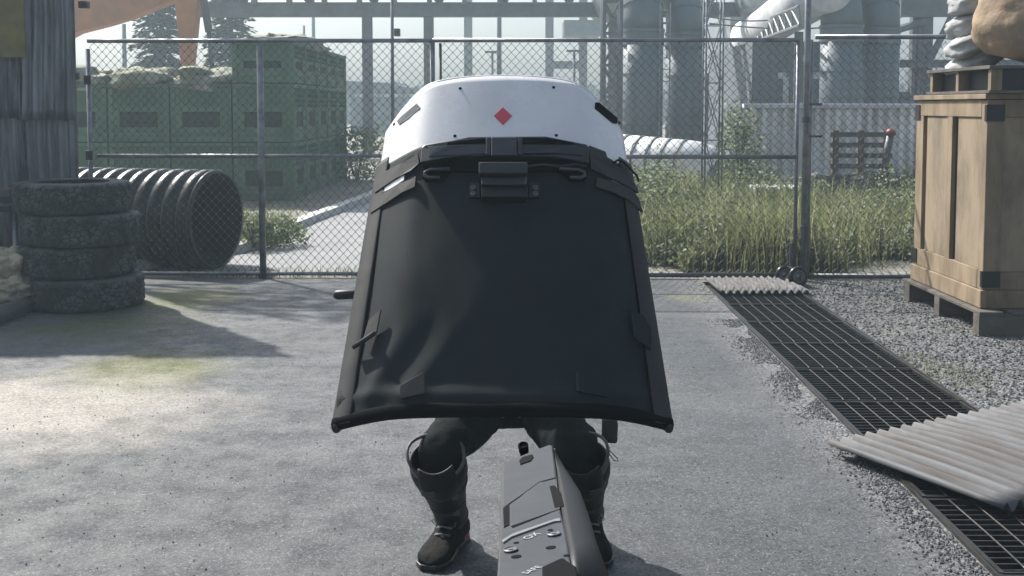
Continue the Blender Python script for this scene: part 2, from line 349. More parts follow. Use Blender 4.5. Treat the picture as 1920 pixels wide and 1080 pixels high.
tr.grid(lambda i, j: Vector(([TX, TX, lambda y: TX(y)+TW, lambda y: TX(y)+TW][i]([TY0, TY1][j]), [TY0, TY1][j], [0.003, -.30, -.30, 0.003][i])), 4, 2)
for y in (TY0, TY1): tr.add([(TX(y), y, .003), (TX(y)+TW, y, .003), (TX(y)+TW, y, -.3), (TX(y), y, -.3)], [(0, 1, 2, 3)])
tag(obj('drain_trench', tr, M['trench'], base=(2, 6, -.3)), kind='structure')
# road beyond the fence with a pale kerb
kp = [G(380, 500), G(457, 474), G(520, 452), G(560, 430), G(600, 413), G(645, 396), G(690, 378), G(745, 352), G(800, 330)]
kp[0] = Vector((kp[0].x-.6, 11.3, 0))
rd = MB(); rights = [Vector((1.0 if k.y < 30 else 4.0, k.y, 0)) for k in kp]
rd.grid(lambda i, j: ((kp[j] if i == 0 else rights[j])+Vector((0, 0, .004))), 2, len(kp))
tag(obj('road', rd, M['road'], base=(0, 12, 0)), kind='structure')
kb = MB()
kb.grid(lambda i, j: kp[j]+Vector(([-.18, -.18, 0, .01][i], 0, [.001, .10, .10, .001][i])), 4, len(kp))
tag(obj('road_kerb', kb, M['kerb'], base=(0, 12, 0)), kind='structure')

# drain grates, one removable panel each
def make_grate():
    t = thing('drain_grate', 'x', 'grate', (0, 0, 0), 'dark steel grates over the drain')
    L = .772; m = MB()
    for x in (.012, TW-.03): m.box(x, x+.018, .004, L, -.012, .018)
    for y in (.004, L-.016): m.box(.03, TW-.03, y, y+.012, -.012, .016)
    obj('frame', m, M['grate'], t)
    m = MB()
    for k in range(1, 14):
        y = .004+k*(L/14); m.box(.03, TW-.03, y-.004, y+.004, -.03, .004)
    obj('slats', m, M['grate'], t)
    for k in range(1, 8):
        x = .03+(TW-.06)*k/8; m = MB()
        m.tube([(x+.018*math.sin(math.pi*i/10), .008+(L-.02)*i/10, .014-.012*math.sin(math.pi*i/10)) for i in range(11)], .0042, 5)
        obj('rod', m, M['grate_rod'], t, smooth=True)
    return t
gl = ['at the near end, partly under the large corrugated sheet', 'lying beneath the middle of the large corrugated sheet',
      'just behind the large corrugated sheet', 'second behind the large corrugated sheet', 'midway between the two corrugated sheets',
      'third in front of the small corrugated sheet', 'second in front of the small corrugated sheet', 'next to the near edge of the small corrugated sheet',
      'lying beneath the small corrugated sheet by the gate']
ys = [3.13, 3.91, 4.70, 5.49, 6.28, 7.07, 7.85, 8.63, 9.41]
gr0 = make_grate()
for k, y in enumerate(ys):
    g = gr0 if k == 0 else copy_tree(gr0)
    g.location = (TX(y), y, .004); g['label'] = 'dark steel drain grate '+gl[k]
m = MB()
for y in ys[2:]: pass
ag = MB()
for dx in (-.004, TW-.008):
    ag.grid(lambda i, j: Vector((TX([3.1, 10.4][j])+dx+[0, 0, .012, .012][i], [3.1, 10.4][j], [.0045, .020, .020, .0045][i])), 4, 2)
tag(obj('drain_edge_angle', ag, M['grate_rod'], base=(2, 5, 0)), 'thin steel angle edging along both sides of the drain', 'edging')

# loose stones
def stones(n, fx, size, seed):
    q = random.Random(seed); m = MB()
    for _ in range(n):
        x, y = fx(q); r = q.uniform(*size); a = q.uniform(0, 6.28)
        vs = []
        for dx, dy, dz in ((1, 0, 0), (0, 1, 0), (-1, 0, 0), (0, -1, 0), (0, 0, 1), (0, 0, -1)):
            k = q.uniform(.6, 1.15)*r; X = dx*math.cos(a)-dy*math.sin(a); Yy = dx*math.sin(a)+dy*math.cos(a)
            vs.append((x+X*k, y+Yy*k*1.1, .005+r*.35+dz*k*.7))
        m.add(vs, [(0,1,4),(1,2,4),(2,3,4),(3,0,4),(1,0,5),(2,1,5),(3,2,5),(0,3,5)])
    return m
def fx1(q):
    y = 3.6+7.2*q.random()**1.5; x = TX(y)+TW+.02+q.random()*(2.9 if y > 5 else 1.0); return x, y
tag(obj('gravel_stones', stones(16000, fx1, (.005, .015), 3), M['stone'], base=(3, 6, 0)), 'loose grey gravel stones right of the drain', 'gravel', kind='stuff')
def fx2(q):
    while True:
        y = 3.6+5.2*q.random(); x = TX(y)-.015-abs(q.gauss(0, .09)); 
        if noise.noise(Vector((x*4, y*2.2, 1))) > -.15: return x, y
tag(obj('grit_stones', stones(3500, fx2, (.003, .009), 4), M['stone'], base=(1.6, 6, 0)), 'loose grit along the left edge of the drain', 'grit', kind='stuff')
def fx3(q): return q.uniform(-2.6, 1.4), 3.9+5*q.random()**1.3
tag(obj('asphalt_grit', stones(900, fx3, (.002, .006), 5), M['stone'], base=(0, 6, 0)), 'scattered grit on the grey yard paving', 'grit', kind='stuff')

# ---------------------------------------------------------------- haze
hz = MB(); hz.box(-70, 70, -8, 130, -1, 24)
hm = bpy.data.materials.new('haze_air'); hm.use_nodes = True; ht = hm.node_tree; ht.nodes.clear()
ho = ht.nodes.new('ShaderNodeOutputMaterial'); hv = ht.nodes.new('ShaderNodeVolumePrincipled')
hv.inputs['Color'].default_value = (.70, .88, .98, 1); hv.inputs['Density'].default_value = .0030; hv.inputs['Anisotropy'].default_value = .35
ht.links.new(hv.outputs[0], ho.inputs['Volume'])
tag(obj('haze', hz, hm, base=(0, 0, -1)), kind='stuff')

# ---------------------------------------------------------------- chain link fence and gate
def chain(m, x0, x1, z0, z1, zig=.0395, step=.042):
    n = int(round((x1-x0)/zig)); zig = (x1-x0)/n; nz = int((z1-z0)/step)
    for k in range(n):
        pts = []; rs = []
        for j in range(nz+1):
            s = (j+k) % 2; x = x0+zig*(k+s); 
            off = .005*(1 if (s == 0) else -1)
            z = z0+j*step
            if x > x1+.001: x = x1
            # the little hooked twist where neighbouring wires interlock
            d = .006 if s else -.006
            pts += [(x-d, FY(x)+off, z-.007), (x+d*.6, FY(x)-off*1.6, z), (x-d, FY(x)+off*.2, z+.007)]
            rs += [.0025, .0042, .0025]
        m.tube(pts, rs, 3, cap=False)
    return m
def rail(x0, x1, z, r=.022, n=8): return MB().tube([(x0, FY(x0), z), (x1, FY(x1), z)], r, n)
def post(x, z0, z1, r, dy=0, n=12): return MB().tube([(x, FY(x)+dy, z0), (x, FY(x)+dy, z1)], r, n)
XL, XP, XG0, XG1, XM = -4.05, -2.40, -.755, 2.72, 2.80
zt, zm, zb = 2.275, 1.18, .045
f1 = thing('chain_link_fence', 'galvanised chain link fence panel in front of the green bins and black pipe', 'fence', (XL, FY(XL), 0))
obj('post', post(XL, 0, 2.20, .022), M['galv'], f1, smooth=True); obj('post', post(XP, 0, 2.24, .032), M['galv'], f1, smooth=True)
obj('post', post(XG0, 0, 2.255, .024), M['galv'], f1, smooth=True)
obj('top_rail', rail(XL, XG0, zt, .021), M['galv'], f1, smooth=True); obj('middle_rail', rail(XL+.07, XG0, zm, .019), M['galv'], f1, smooth=True)
obj('bottom_rail', rail(XL, XG0, zb, .019), M['galv'], f1, smooth=True)
obj('wire_mesh', chain(MB(), XL+.02, XG0, .03, 2.27), M['wire'], f1)
for z in (1.9, 1.18): obj('hinge', MB().box(XL-.03, XL+.03, FY(XL)-.045, FY(XL)-.02, z-.04, z+.05), M['blackmetal'], f1, bevel=.004)
x = XG0+.075
f2 = thing('sliding_gate', 'chain link sliding gate on caster wheels behind the upright shield', 'gate', (x, FY(x), 0))
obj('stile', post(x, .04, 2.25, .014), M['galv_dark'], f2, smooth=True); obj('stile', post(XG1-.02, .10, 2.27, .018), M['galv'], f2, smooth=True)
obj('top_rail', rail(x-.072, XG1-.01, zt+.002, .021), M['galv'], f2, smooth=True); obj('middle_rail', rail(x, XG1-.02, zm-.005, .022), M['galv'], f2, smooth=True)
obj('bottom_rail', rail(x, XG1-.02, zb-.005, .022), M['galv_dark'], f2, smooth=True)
obj('wire_mesh', chain(MB(), x, XG1-.03, .02, 2.27), M['wire'], f2)
obj('latch', MB().box(XG0+.02, x+.02, FY(x)-.03, FY(x)-.012, 1.83, 1.86), M['blackmetal'], f2, bevel=.003)
def caster(cx, cy, r, par):
    c = (cx, cy, r+.004); ax = (.25, -1, 0)
    w = obj('wheel', MB().lathe(c, ax, [(-.022, r*.62), (-.024, r*.9), (-.014, r), (.014, r), (.024, r*.9), (.022, r*.62)], 36), M['blackplastic'], par, smooth=True)
    obj('hub', MB().lathe(c, ax, [(.018, r*.64), (.024, r*.60), (.020, r*.50), (.012, r*.42), (.012, r*.22), (.024, r*.18), (.024, 0.0005)], 24), M['galv'], w, smooth=True)
caster(2.62, 10.42, .094, f2); caster(2.545, 10.66, .080, f2)
obj('caster_fork', MB().box(2.63, 2.66, 10.35, 10.88, .06, .13).tube([(2.66, 10.84, .1), (2.66, 10.84, .36)], .02, 8), M['galv_dark'], f2, bevel=.004)
mp = thing('gate_post', 'tall galvanised gate post beside the caster wheel', 'post', (XM-.01, FY(XM)-.12, 0))
obj('pipe', MB().tube([(2.765, 10.80, 0), (2.765, 10.80, 4.2)], .030, 14), M['galv'], mp, smooth=True)
for za, zb2, rr in ((.42, .52, .042), (1.50, 1.55, .040)): obj('clamp', MB().tube([(2.765, 10.80, za), (2.765, 10.80, zb2)], rr, 12), M['galv_dark'], mp)
for z in (1.36, 1.66): obj('stub', MB().box(2.77, 2.91, 10.78, 10.80, z, z+.022), M['galv_dark'], mp)
p2 = tag(obj('fence_post', MB().tube([(2.825, 10.90, 0), (2.825, 10.90, 2.28)], .022, 12), M['galv'], smooth=True), 'thinner fence post standing just right of the tall gate post', 'post')
f3 = thing('chain_link_fence', 'chain link fence section right of the gate running behind the wooden crate', 'fence', (2.9, FY(2.9), 0))
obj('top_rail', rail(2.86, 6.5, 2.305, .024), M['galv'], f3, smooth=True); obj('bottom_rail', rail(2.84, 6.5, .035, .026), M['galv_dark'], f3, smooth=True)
obj('wire_mesh', chain(MB(), 2.86, 4.9, .03, 2.29), M['wire'], f3)
obj('post', post(6.5, 0, 2.3, .03), M['galv'], f3, smooth=True)

# ---------------------------------------------------------------- corrugated sheets
def corr(o, a, b, La, Lb, pitch, amp, sag=0, th=.003, phase=0, n=8, z=0):
    """corrugated sheet from corner o: ridges run along a; b is the direction across the ridges"""
    o = Vector(o); a = Vector(a).normalized(); b = Vector(b).normalized(); up = a.cross(b).normalized()
    if up.z < 0: up = -up
    nb = int(Lb/pitch*n)
    return MB().grid(lambda i, j: o+a*(La*i/8)+b*(Lb*j/nb)+up*(amp*math.sin(2*math.pi*(j/n)+phase)+sag*math.sin(math.pi*i/8)*math.sin(math.pi*j/nb)), 9, nb+1)
s1 = obj('corrugated_sheet', corr((1.80, 10.72, .040), (0.02, -1, 0), (1, 0.02, 0), .84, .80, .066, .019), M['tin'], smooth=True, solid=.003)
tag(s1, 'small pale corrugated metal sheet lying in front of the gate', 'metal sheet', 'corrugated sheets on the drain')
A_, B_, C_ = Vector((1.487, 5.31, .062)), Vector((1.955, 4.47, .050)), Vector((2.40, 5.79, .082))
s2 = obj('corrugated_sheet', corr(A_, B_-A_, C_-A_, .965, 1.42, .078, .022, sag=.02), M['tin_rust'], smooth=True, solid=.003)
tag(s2, 'large rust tinged corrugated sheet lying across the near grates', 'metal sheet', 'corrugated sheets on the drain')

# ---------------------------------------------------------------- sheet iron wall on the left
YW = 10.55
def iron(x0, x1, z0, z1, y, seed, name='iron_sheet'):
    q = random.Random(seed); pitch = .098; n = int((x1-x0)/pitch*8); tw = q.uniform(-.03, .03); dz = q.uniform(-.03, .05)
    def fn(i, j):
        t = j/22; x = x0+(x1-x0)*i/n
        w = .024*math.sin(2*math.pi*i/8)*(1+.5*noise.noise(Vector((x*3, t*4, seed))))+.035*noise.noise(Vector((x*2.2, t*5, seed+9)))
        return Vector((x+tw*t, y+w-.05*math.exp(-t*9)*q_b, z0+dz+(z1-z0)*t+.02*noise.noise(Vector((x*9, 0, seed)))))
    q_b = q.uniform(-.3, 1.4)
    return MB().grid(fn, n+1, 23)
xs = [-3.975, -4.46, -4.98, -5.5, -6.05, -6.6, -7.15, -7.7]
lab_u = ['upper rusty grey sheet of the iron screen, nearest the chain link fence', 'upper grey sheet of the iron screen behind the yellow board']
lab_l = ['lower grey sheet of the iron screen, above the stacked tyres', 'lower grey sheet of the iron screen, behind the bench and sandbags']
for k in range(len(xs)-1):
    for row in (0, 1):
        z0, z1 = ((1.50, 3.75), (.32, 1.62))[row]
        o = obj('iron_sheet', iron(xs[k+1]-.04, xs[k]-.02*row, z0, z1, YW-(.10, .0)[row]-.02*(k % 2), k*2+row), M['sheet'], smooth=True, solid=.003)
        lb = (lab_u, lab_l)[row]
        tag(o, lb[k] if k < 2 else ('upper' if row == 0 else 'lower')+' grey iron sheet of the screen left of the frame edge', 'metal sheet', 'sheets of the iron screen')
sf = thing('screen_frame', 'dark post and rail frame holding the iron sheets', 'frame', (-4, YW+.09, 0))
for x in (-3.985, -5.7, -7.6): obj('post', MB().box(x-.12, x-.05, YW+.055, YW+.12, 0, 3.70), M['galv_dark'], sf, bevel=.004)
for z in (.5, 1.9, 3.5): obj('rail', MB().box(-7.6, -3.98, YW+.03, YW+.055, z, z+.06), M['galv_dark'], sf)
yb = P(-60, -40, 10.36); ye = P(49, 108, 10.36)
tag(obj('yellow_board', MB().box(-5.45, ye.x, 10.34, 10.37, ye.z, 2.95), M['yellow'], bevel=.006), 'blank dull yellow board fixed to the iron screen', 'board')
b_ = P(155, 8, 10.4)
tag(obj('bracket', MB().box(b_.x-.05, b_.x+.03, 10.42, 10.50, b_.z-.03, b_.z+.03), M['blackmetal'], bevel=.004), 'small black bracket at the top edge of the iron screen', 'bracket')

# ---------------------------------------------------------------- tyres
def tyre_mesh():
    prof = []; Rr = .47; w = .255
    sec = [(.0, .30), (.012, .29), (.004, .34), (.0, .40), (.010, .445), (.028, .465), (.045, .47), (.075, .47), (.105, .47), (.127, .47), (.150, .47), (.180, .47), (.210, .47), (.227, .465), (.245, .445), (.255, .40), (.251, .34), (.243, .29), (.255, .30), (.20, .31), (.06, .31), (.0, .30)]
    n = 176
    def rf(i, k):
        d, r = sec[i]
        if r < .46: return 0
        z = i-5
        row = [0, 0, 0, 1, 1, 2, 2, 3, 3][min(8, z)]
        g = (k+row*4+int(2*math.sin(z*1.3))) % 8
        v = -.022 if g in (0, 1) else .004*noise.noise(Vector((k//8*1.7, z, 4)))
        if i in (7, 9, 11): v -= .016*(1 if (k//4) % 2 else .4)
        return v+.003*noise.noise(Vector((k*.3, i, 2)))
    return MB().lathe((0, 0, 0), (0, 0, 1), sec, n, rf)
tm = tyre_mesh()
tp = [(160, 564, 9.47, 'bottom tyre of the stack, resting on the paving'), (146, 508, 9.52, 'second tyre from the ground in the stack beside the iron screen'),
      (157, 450, 9.50, 'third tyre from the ground, shifted right over the one below'), (140, 392, 9.52, 'top tyre of the stack, dusty and worn')]
t0 = None
for k, (px, py, Y, lb) in enumerate(tp):
    if t0 is None: t0 = o = obj('tyre', tm, M['rubber'], smooth=True, base=(0, 0, 0))
    else: o = t0.copy(); S.collection.objects.link(o)
    o.location = (P(px, 500, Y).x, Y, .004+.2585*k); o.rotation_euler = ((0, 0, k*1.1) if k != 2 else (R(.4), R(0), k*1.1))
    tag(o, lb, 'tyre', 'stacked tyres')

# ---------------------------------------------------------------- black corrugated culvert pipe behind the fence
ax = Vector((.95, -.31, 0)).normalized(); c0 = P(408, 420, 11.62); c0.z = .505
pr = []; d = -2.55
while d < -.02:
    for q_, rr in ((0, .455), (.02, .46), (.035, .50), (.055, .507), (.095, .507), (.115, .50), (.13, .46), (.15, .455)): pr.append((d+q_*1.06, rr))
    d += .168
pr = [p for p in pr if p[0] < -.05]+[(-.05, .46), (-.035, .50), (-.015, .507), (0, .50), (0, .47)]
pp = thing('culvert_pipe', 'large ribbed black plastic pipe lying behind the fence', 'pipe', (c0.x, c0.y, 0))
obj('pipe_wall', MB().lathe(c0, ax, pr, 64), M['blackplastic'], pp, smooth=True)
obj('inner_lining', MB().lathe(c0, ax, [(0, .47), (-.01, .435), (-2.54, .435)], 48), M['pipein'], pp, smooth=True)

# ---------------------------------------------------------------- bench, sandbags, kerb on the left
bx = P(38, 350, 9.55)
bn = thing('bench', 'dark metal bench at the left edge beside the stacked tyres', 'bench', (bx.x-.5, 9.6, 0))
obj('bench_top', MB().box(-6, bx.x+.01, 9.35, 9.85, .86, .905), M['blackmetal'], bn, bevel=.005)
obj('rail', MB().box(-6, bx.x+.0, 9.345, 9.365, .79, .835), M['blackmetal'], bn)
obj('leg', MB().tube([(P(28, 400, 9.5).x, 9.5, 0), (P(28, 400, 9.5).x, 9.5, .86)], .024, 10), M['galv'], bn, smooth=True)
obj('leg', MB().tube([(-5.8, 9.5, 0), (-5.8, 9.5, .86)], .024, 10), M['galv'], bn, smooth=True)
for k, (px, s, w) in enumerate(((12, .07, .17), (36, .085, .08))):
    c = P(px, 350, 9.5); tag(obj('metal_block', MB().box(c.x-w*.5, c.x+w*.4, 9.42, 9.58, .905, .905+s), (M['galv_dark'], M['pallet'])[k], bevel=.008),
        ['grey metal block on the bench, left of the square one', 'square brownish block on the bench end'][k], 'block')
for k, (px, py, Y, r, lb) in enumerate(((14, 500, 9.30, (.22, .20, .16), 'crumpled tan sandbag on top, at the left edge'), (22, 538, 9.22, (.20, .17, .12), 'squashed tan sandbag underneath, beside the tyres'), (-75, 540, 9.3, (.25, .2, .13), 'tan sandbag at the far left behind the kerb'))):
    c = P(px, py, Y)
    def crump(i, j): pass
    m = MB().blob(c, r, .30, 2.6, k+11, 72, 44, 2.3)
    tag(obj('sandbag', m, M['sack_t'], smooth=True), lb, 'sandbag', 'tan sandbags')
a = G(78, 575); b_ = G(-40, 618)
dirn = (b_-a).normalized(); kk = MB()
kk.tube([a+Vector((0, 0, .05)), a+Vector((0, 0, .05))+dirn*1.6], .075, 8)
tag(obj('kerb_log', kk, M['kerb_dark'], smooth=True), 'dark rounded kerb bar below the tan sandbags', 'kerb')

# ---------------------------------------------------------------- green bins
def make_bin(h=1.0, lbl=''):
    w, dpt = 1.07, 1.27; t = thing('bulk_bin', lbl, 'bin', (0, 0, 0), 'green bulk bins stacked beyond the fence')
    m = MB(); m.box(-w/2+.03, w/2-.03, .03, dpt-.03, .012, h-.03)
    obj('shell', m, M['bin'], t)
    m = MB()
    for X in (-w/2+.005, w/2-.095): 
        for Y in (.005, dpt-.095): m.box(X, X+.09, Y, Y+.09, .0, h-.075)
    m.box(-w/2, w/2, 0, dpt, h-.07, h); m.box(-w/2+.012, w/2-.012, .012, dpt-.012, .12, .17)
    obj('frame', m, M['bin'], t, bevel=.01)
    m = MB()
    for k in range(1, 12):
        X = -w/2+.095+(w-.19)*k/12
        m.box(X-.008, X+.008, .017, .031, .60*h, h-.07)
        Y = .095+(dpt-.19)*k/12; m.box(w/2-.031, w/2-.017, Y-.008, Y+.008, .60*h, h-.07)
    for k in range(3):
        z = .66*h+k*.09; m.box(-w/2+.095, w/2-.095, .014, .031, z, z+.014); m.box(w/2-.031, w/2-.014, .095, dpt-.095, z, z+.014)
    for X in (-.3, 0, .3): m.box(X-.02, X+.02, .012, .03, .17, .24)
    for X0, X1 in ((-w/2+.095, -.33), (.33, w/2-.095)): m.box(X0, X1, .010, .030, .24, .60*h-.01)
    m.box(w/2-.030, w/2-.010, .095, .30, .24, .60*h-.01); m.box(w/2-.030, w/2-.010, dpt-.30, dpt-.095, .24, .60*h-.01)
    obj('ribs', m, M['bin'], t)
    m = MB(); m.box(-.33, .33, .022, .0305, .26, .52*h); m.box(w/2-.0305, w/2-.022, .30, dpt-.30, .26, .52*h)
    obj('slot', m, mat('slot_dark', (.018, .032, .022), .9), t)
    return t
B1 = make_bin(1.02); B2 = make_bin(.74); B1n = B2n = 0
bx0 = P(552, 300, 20).x
colw = ['at the right corner', 'second from the right', 'third from the right', 'at its left end', 'hidden left of the iron screen edge']
for k in range(4):
    for row in range(5):
        if row > 0 and k > 0: continue
        for tier in range(3):
            if tier == 2 and k != 0: continue
            if tier < 2: o = B1 if B1n == 0 else copy_tree(B1); B1n += 1
            else: o = B2 if B2n == 0 else copy_tree(B2); B2n += 1
            o.location = (bx0-.535-1.085*k, 20+1.29*row, 1.03*tier)
            tn = ('bottom', 'middle', 'top')[tier] if k == 0 else ('lower', 'upper')[tier]
            if row == 0: o['label'] = 'green bulk bin, %s one of the front stack %s' % (tn, colw[k])
            else: o['label'] = 'green bulk bin, %s of the %s stack back along the right side' % (tn, ('', 'second', 'third', 'fourth', 'rearmost')[row])
            o['label'] = o['label'].replace(' back along the right side', ' along the right side')
for k in range(3):
    c = (bx0-1.085*(k+1)-.535, 20.6, 2.10)
    tag(obj('tarpaulin', MB().blob(c, (.58, .62, .24), .42, 1.9, k+3, 32, 18, 2.6), M['tarp'], smooth=True),
        ['rumpled tan tarpaulin on the green bins next to the top bins', 'rumpled tan tarpaulin in the middle of the green bins', 'rumpled tan tarpaulin at the left end of the green bins'][k], 'tarpaulin', 'tarpaulins over the green bins')
c = (bx0-.6, 22.6, 2.86)
tag(obj('tarpaulin', MB().blob(c, (.62, 1.6, .16), .4, 2.5, 9, 32, 18, 2.6), M['tarp'], smooth=True), 'flat grey tarpaulin on the topmost green bins', 'tarpaulin', 'tarpaulins over the green bins')

# ---------------------------------------------------------------- excavator behind the bins
ex = thing('excavator', 'orange excavator with raised arm behind the green bins', 'excavator', (-17.5, 31, 0))
def beam(pts, ws, y, dy):
    a_ = [P(x, yy, y) for x, yy in pts]; return MB().prism([v+Vector((0, -dy, 0)) for v in a_], [v+Vector((0, dy, 0)) for v in a_])
obj('boom', beam([(-60, 150), (60, 40), (200, -30), (330, -60), (372, -40), (372, -12), (300, 14), (255, 33), (205, 48), (150, 62), (90, 95), (0, 200)], 0, 30, .3), M['orange'], ex, bevel=.03)
obj('stick', beam([(330, -60), (378, -70), (374, 10), (368, 70), (360, 150), (345, 150), (340, 80), (333, 20)], 0, 29.5, .22), M['orange'], ex, bevel=.02)
obj('hydraulic_cylinder', MB().tube([P(372, -60, 29.4), P(392, 60, 29.4)], .10, 10).tube([P(392, 60, 29.4), P(400, 150, 29.4)], .06, 10), M['steel'], ex, smooth=True)
obj('bucket', beam([(335, 150), (405, 150), (410, 200), (380, 235), (330, 215)], 0, 29.5, .5), M['steel'], ex, bevel=.03)
obj('body', MB().box(-20, -15.5, 29.5, 32.5, 1.1, 2.6), M['orange'], ex, bevel=.1); obj('cab', MB().box(-16.8, -15.4, 29.4, 30.8, 2.6, 3.9), M['steel'], ex, bevel=.1)
for y in (29.4, 31.8): obj('track', MB().box(-20.2, -15.2, y, y+.7, 0.01, 1.0), M['blackmetal'], ex, bevel=.3)

# ---------------------------------------------------------------- conifers and shrubs
def conifer(x, y, h, r, seed, lb):
    q = random.Random(seed); t = thing('conifer', lb, 'tree', (x, y, 0), 'conifers beyond the bins')
    obj('trunk', MB().tube([(x, y, 0), (x+.05, y, h*.5), (x, y, h)], [.16, .10, .02], 8), M['bark'], t, smooth=True)
    m = MB()
    z = h*.12
    while z < h*.98:
        k = (1-z/h)**.8; nb = 9
        a0 = q.uniform(0, 6.28)
        for b in range(nb):
            a = a0+b*6.283/nb+q.uniform(-.3, .3); L = r*k*q.uniform(.65, 1.15)+.1; dr = L*q.uniform(.15, .5)
            for s in range(int(14+L*26)):
                u = q.random()**.6; px_, py_ = x+math.cos(a)*L*u, y+math.sin(a)*L*u; pz = z-dr*u*u+q.uniform(-.1, .06)
                sd_ = q.uniform(.08, .22)*(1.2-u*.5); aa = a+q.choice((-1, 1))*q.uniform(.3, 1.1)
                e = Vector((math.cos(aa), math.sin(aa), q.uniform(-.5, .1)))*sd_*1.8; n_ = Vector((-math.sin(aa), math.cos(aa), q.uniform(-.4, .4)))*sd_*.35
                c = Vector((px_, py_, pz)); m.add([c-n_, c+e*.5-n_*1.3, c+e, c+e*.5+n_*1.3, c+n_], [(0, 1, 2, 3, 4)])
        z += .20+.1*q.random()
    obj('crown', m, M['needle'], t)
conifer(P(302, 100, 44).x, 44, 8.3, 1.75, 1, 'dark conifer behind the excavator arm'); conifer(P(432, 100, 46).x, 46, 8.0, 1.8, 2, 'dark conifer right of the excavator stick, left of the grey column')
def shrub(name, x, y, r, h, seed, lb, ma='leaf', n=900, ls=.07):
    q = random.Random(seed); t = thing(name, lb, 'shrub' if name == 'shrub' else 'plant', (x, y, 0))
    m = MB(); sm = MB()
    for _ in range(9):
        a = q.uniform(0, 6.28); rr = q.uniform(.2, .9)*r; sm.tube([(x, y, 0), (x+math.cos(a)*rr*.4, y+math.sin(a)*rr*.4, h*.5), (x+math.cos(a)*rr, y+math.sin(a)*rr, h*q.uniform(.7, .95))], [.012, .009, .004], 4)
    for _ in range(n):
        a = q.uniform(0, 6.28); u = q.random()**.5; zz = q.random(); rr = r*u*(1-.45*zz**2)*(1+.35*noise.noise(Vector((math.cos(a)*2, math.sin(a)*2, zz*3+seed))))
        c = Vector((x+math.cos(a)*rr, y+math.sin(a)*rr, .03+zz*h*(1+.25*noise.noise(Vector((math.cos(a)*3, math.sin(a)*3, seed))))))
        d_ = Vector((q.gauss(0, 1), q.gauss(0, 1), q.gauss(.5, .8))).normalized(); s_ = d_.orthogonal().normalized(); L = ls*q.uniform(.5, 1.3)
        m.add([c, c+d_*L*.5+s_*L*.25, c+d_*L, c+d_*L*.5-s_*L*.25], [(0, 1, 2, 3)])
    obj('stems', sm, M['bark'], t); obj('foliage', m, M[ma], t)
c = G(520, 462); shrub('weed_clump', c.x-.05, c.y, .42, .30, 5, 'low leafy weeds by the kerb right of the black pipe', 'leaf', 1100, .06)
c = G(470, 470); shrub('weed_clump', c.x, c.y+.1, .35, .38, 6, 'grey green weeds beside the black pipe opening', 'leaf', 900, .05)
c = G(690, 352); shrub('shrub', c.x-.5, c.y+2, .9, 1.1, 8, 'small dark shrub between the green bins and the shield', 'leaf', 1500, .10)
c = P(1385, 330, 19); shrub('shrub', c.x, 19, .5, 1.5, 9, 'scrubby bush between the lattice mast and the white cladding wall', 'leaf', 1300, .09)

# ---------------------------------------------------------------- tall grass
def blades(n, fpos, fh, wid, seed):
    q = random.Random(seed); m = MB()
    for _ in range(n):
        x, y = fpos(q); h = fh(q, x, y); a = q.uniform(0, 6.28); ln = h*q.uniform(.1, .55); w = wid*q.uniform(.6, 1.5)
        dx, dy = math.cos(a), math.sin(a); b2 = q.uniform(0, 6.28); sx_, sy_ = math.cos(b2)*w, math.sin(b2)*w
        v = []
        for u, ww in ((0, 1), (.5, .85), (.82, .55)):
            o = ln*u*u; v += [(x+dx*o-sx_*ww, y+dy*o-sy_*ww, h*u*(1-.12*u)), (x+dx*o+sx_*ww, y+dy*o+sy_*ww, h*u*(1-.12*u))]
        v.append((x+dx*ln, y+dy*ln, h*.86))
        m.add(v, [(0, 1, 3, 2), (2, 3, 5, 4), (4, 5, 6)])
    return m
def gpos(q):
    while True:
        y = 11.15+9.5*q.random()**1.2; x = q.uniform(1.15, .36*y+.6)
        d = noise.noise(Vector((x*.9, y*.6, 4)))
        if y < 11.45+.35*noise.noise(Vector((x*1.5, 0, 9)))+(.5 if x < 1.7 else 0): continue
        if d > -.02+q.uniform(-.12, .12): return x, y
def gh(q, x, y):
    k = .5+.5*noise.noise(Vector((x*1.1, y*.7, 8)))
    peak = math.exp(-((x-(.235*y-.1))/.5)**2)*math.exp(-((y-11.9)/1.1)**2)
    return ((.10+.50*k*k)+max(0, y-14)*.05)*q.uniform(.5, 1.25)+peak*.42*q.uniform(.4, 1)
tag(obj('tall_grass', blades(30000, gpos, gh, .0055, 21), M['grass'], base=(3, 12, 0)), 'tall green weedy grass growing beyond the fence', 'grass', kind='stuff')
tag(obj('dry_grass', blades(4500, gpos, lambda q, x, y: gh(q, x, y)*1.2, .0045, 22), M['grass_dry'], base=(3, 12, 0)), 'dry yellowish grass stalks mixed through the verge', 'grass', kind='stuff')
def cpos(q):
    cx, cy, sr = [(2.66, 11.75, .30), (2.35, 12.4, .25), (1.65, 12.2, .22), (3.5, 12.3, .3), (4.1, 13.4, .35), (1.9, 14.2, .4), (3.3, 15.5, .5), (4.6, 16.5, .6), (2.5, 16.5, .5)][min(8, int(q.random()**1.5*9))]
    return cx+q.gauss(0, sr), max(11.1, cy+q.gauss(0, sr))
tag(obj('dry_clumps', blades(700, cpos, lambda q, x, y: q.uniform(.3, .95), .0048, 27), M['grass_dry'], base=(3, 12, 0)), 'straw coloured stalks standing in the grass clumps', 'grass', kind='stuff')
tag(obj('tall_clumps', blades(4500, cpos, lambda q, x, y: q.uniform(.2, .8), .0055, 26), M['grass'], base=(3, 12, 0)), 'tall pale grass clumps standing above the verge', 'grass', kind='stuff')
def wp(q):
    x, y = gpos(q); return x, y
q = random.Random(33); m = MB()
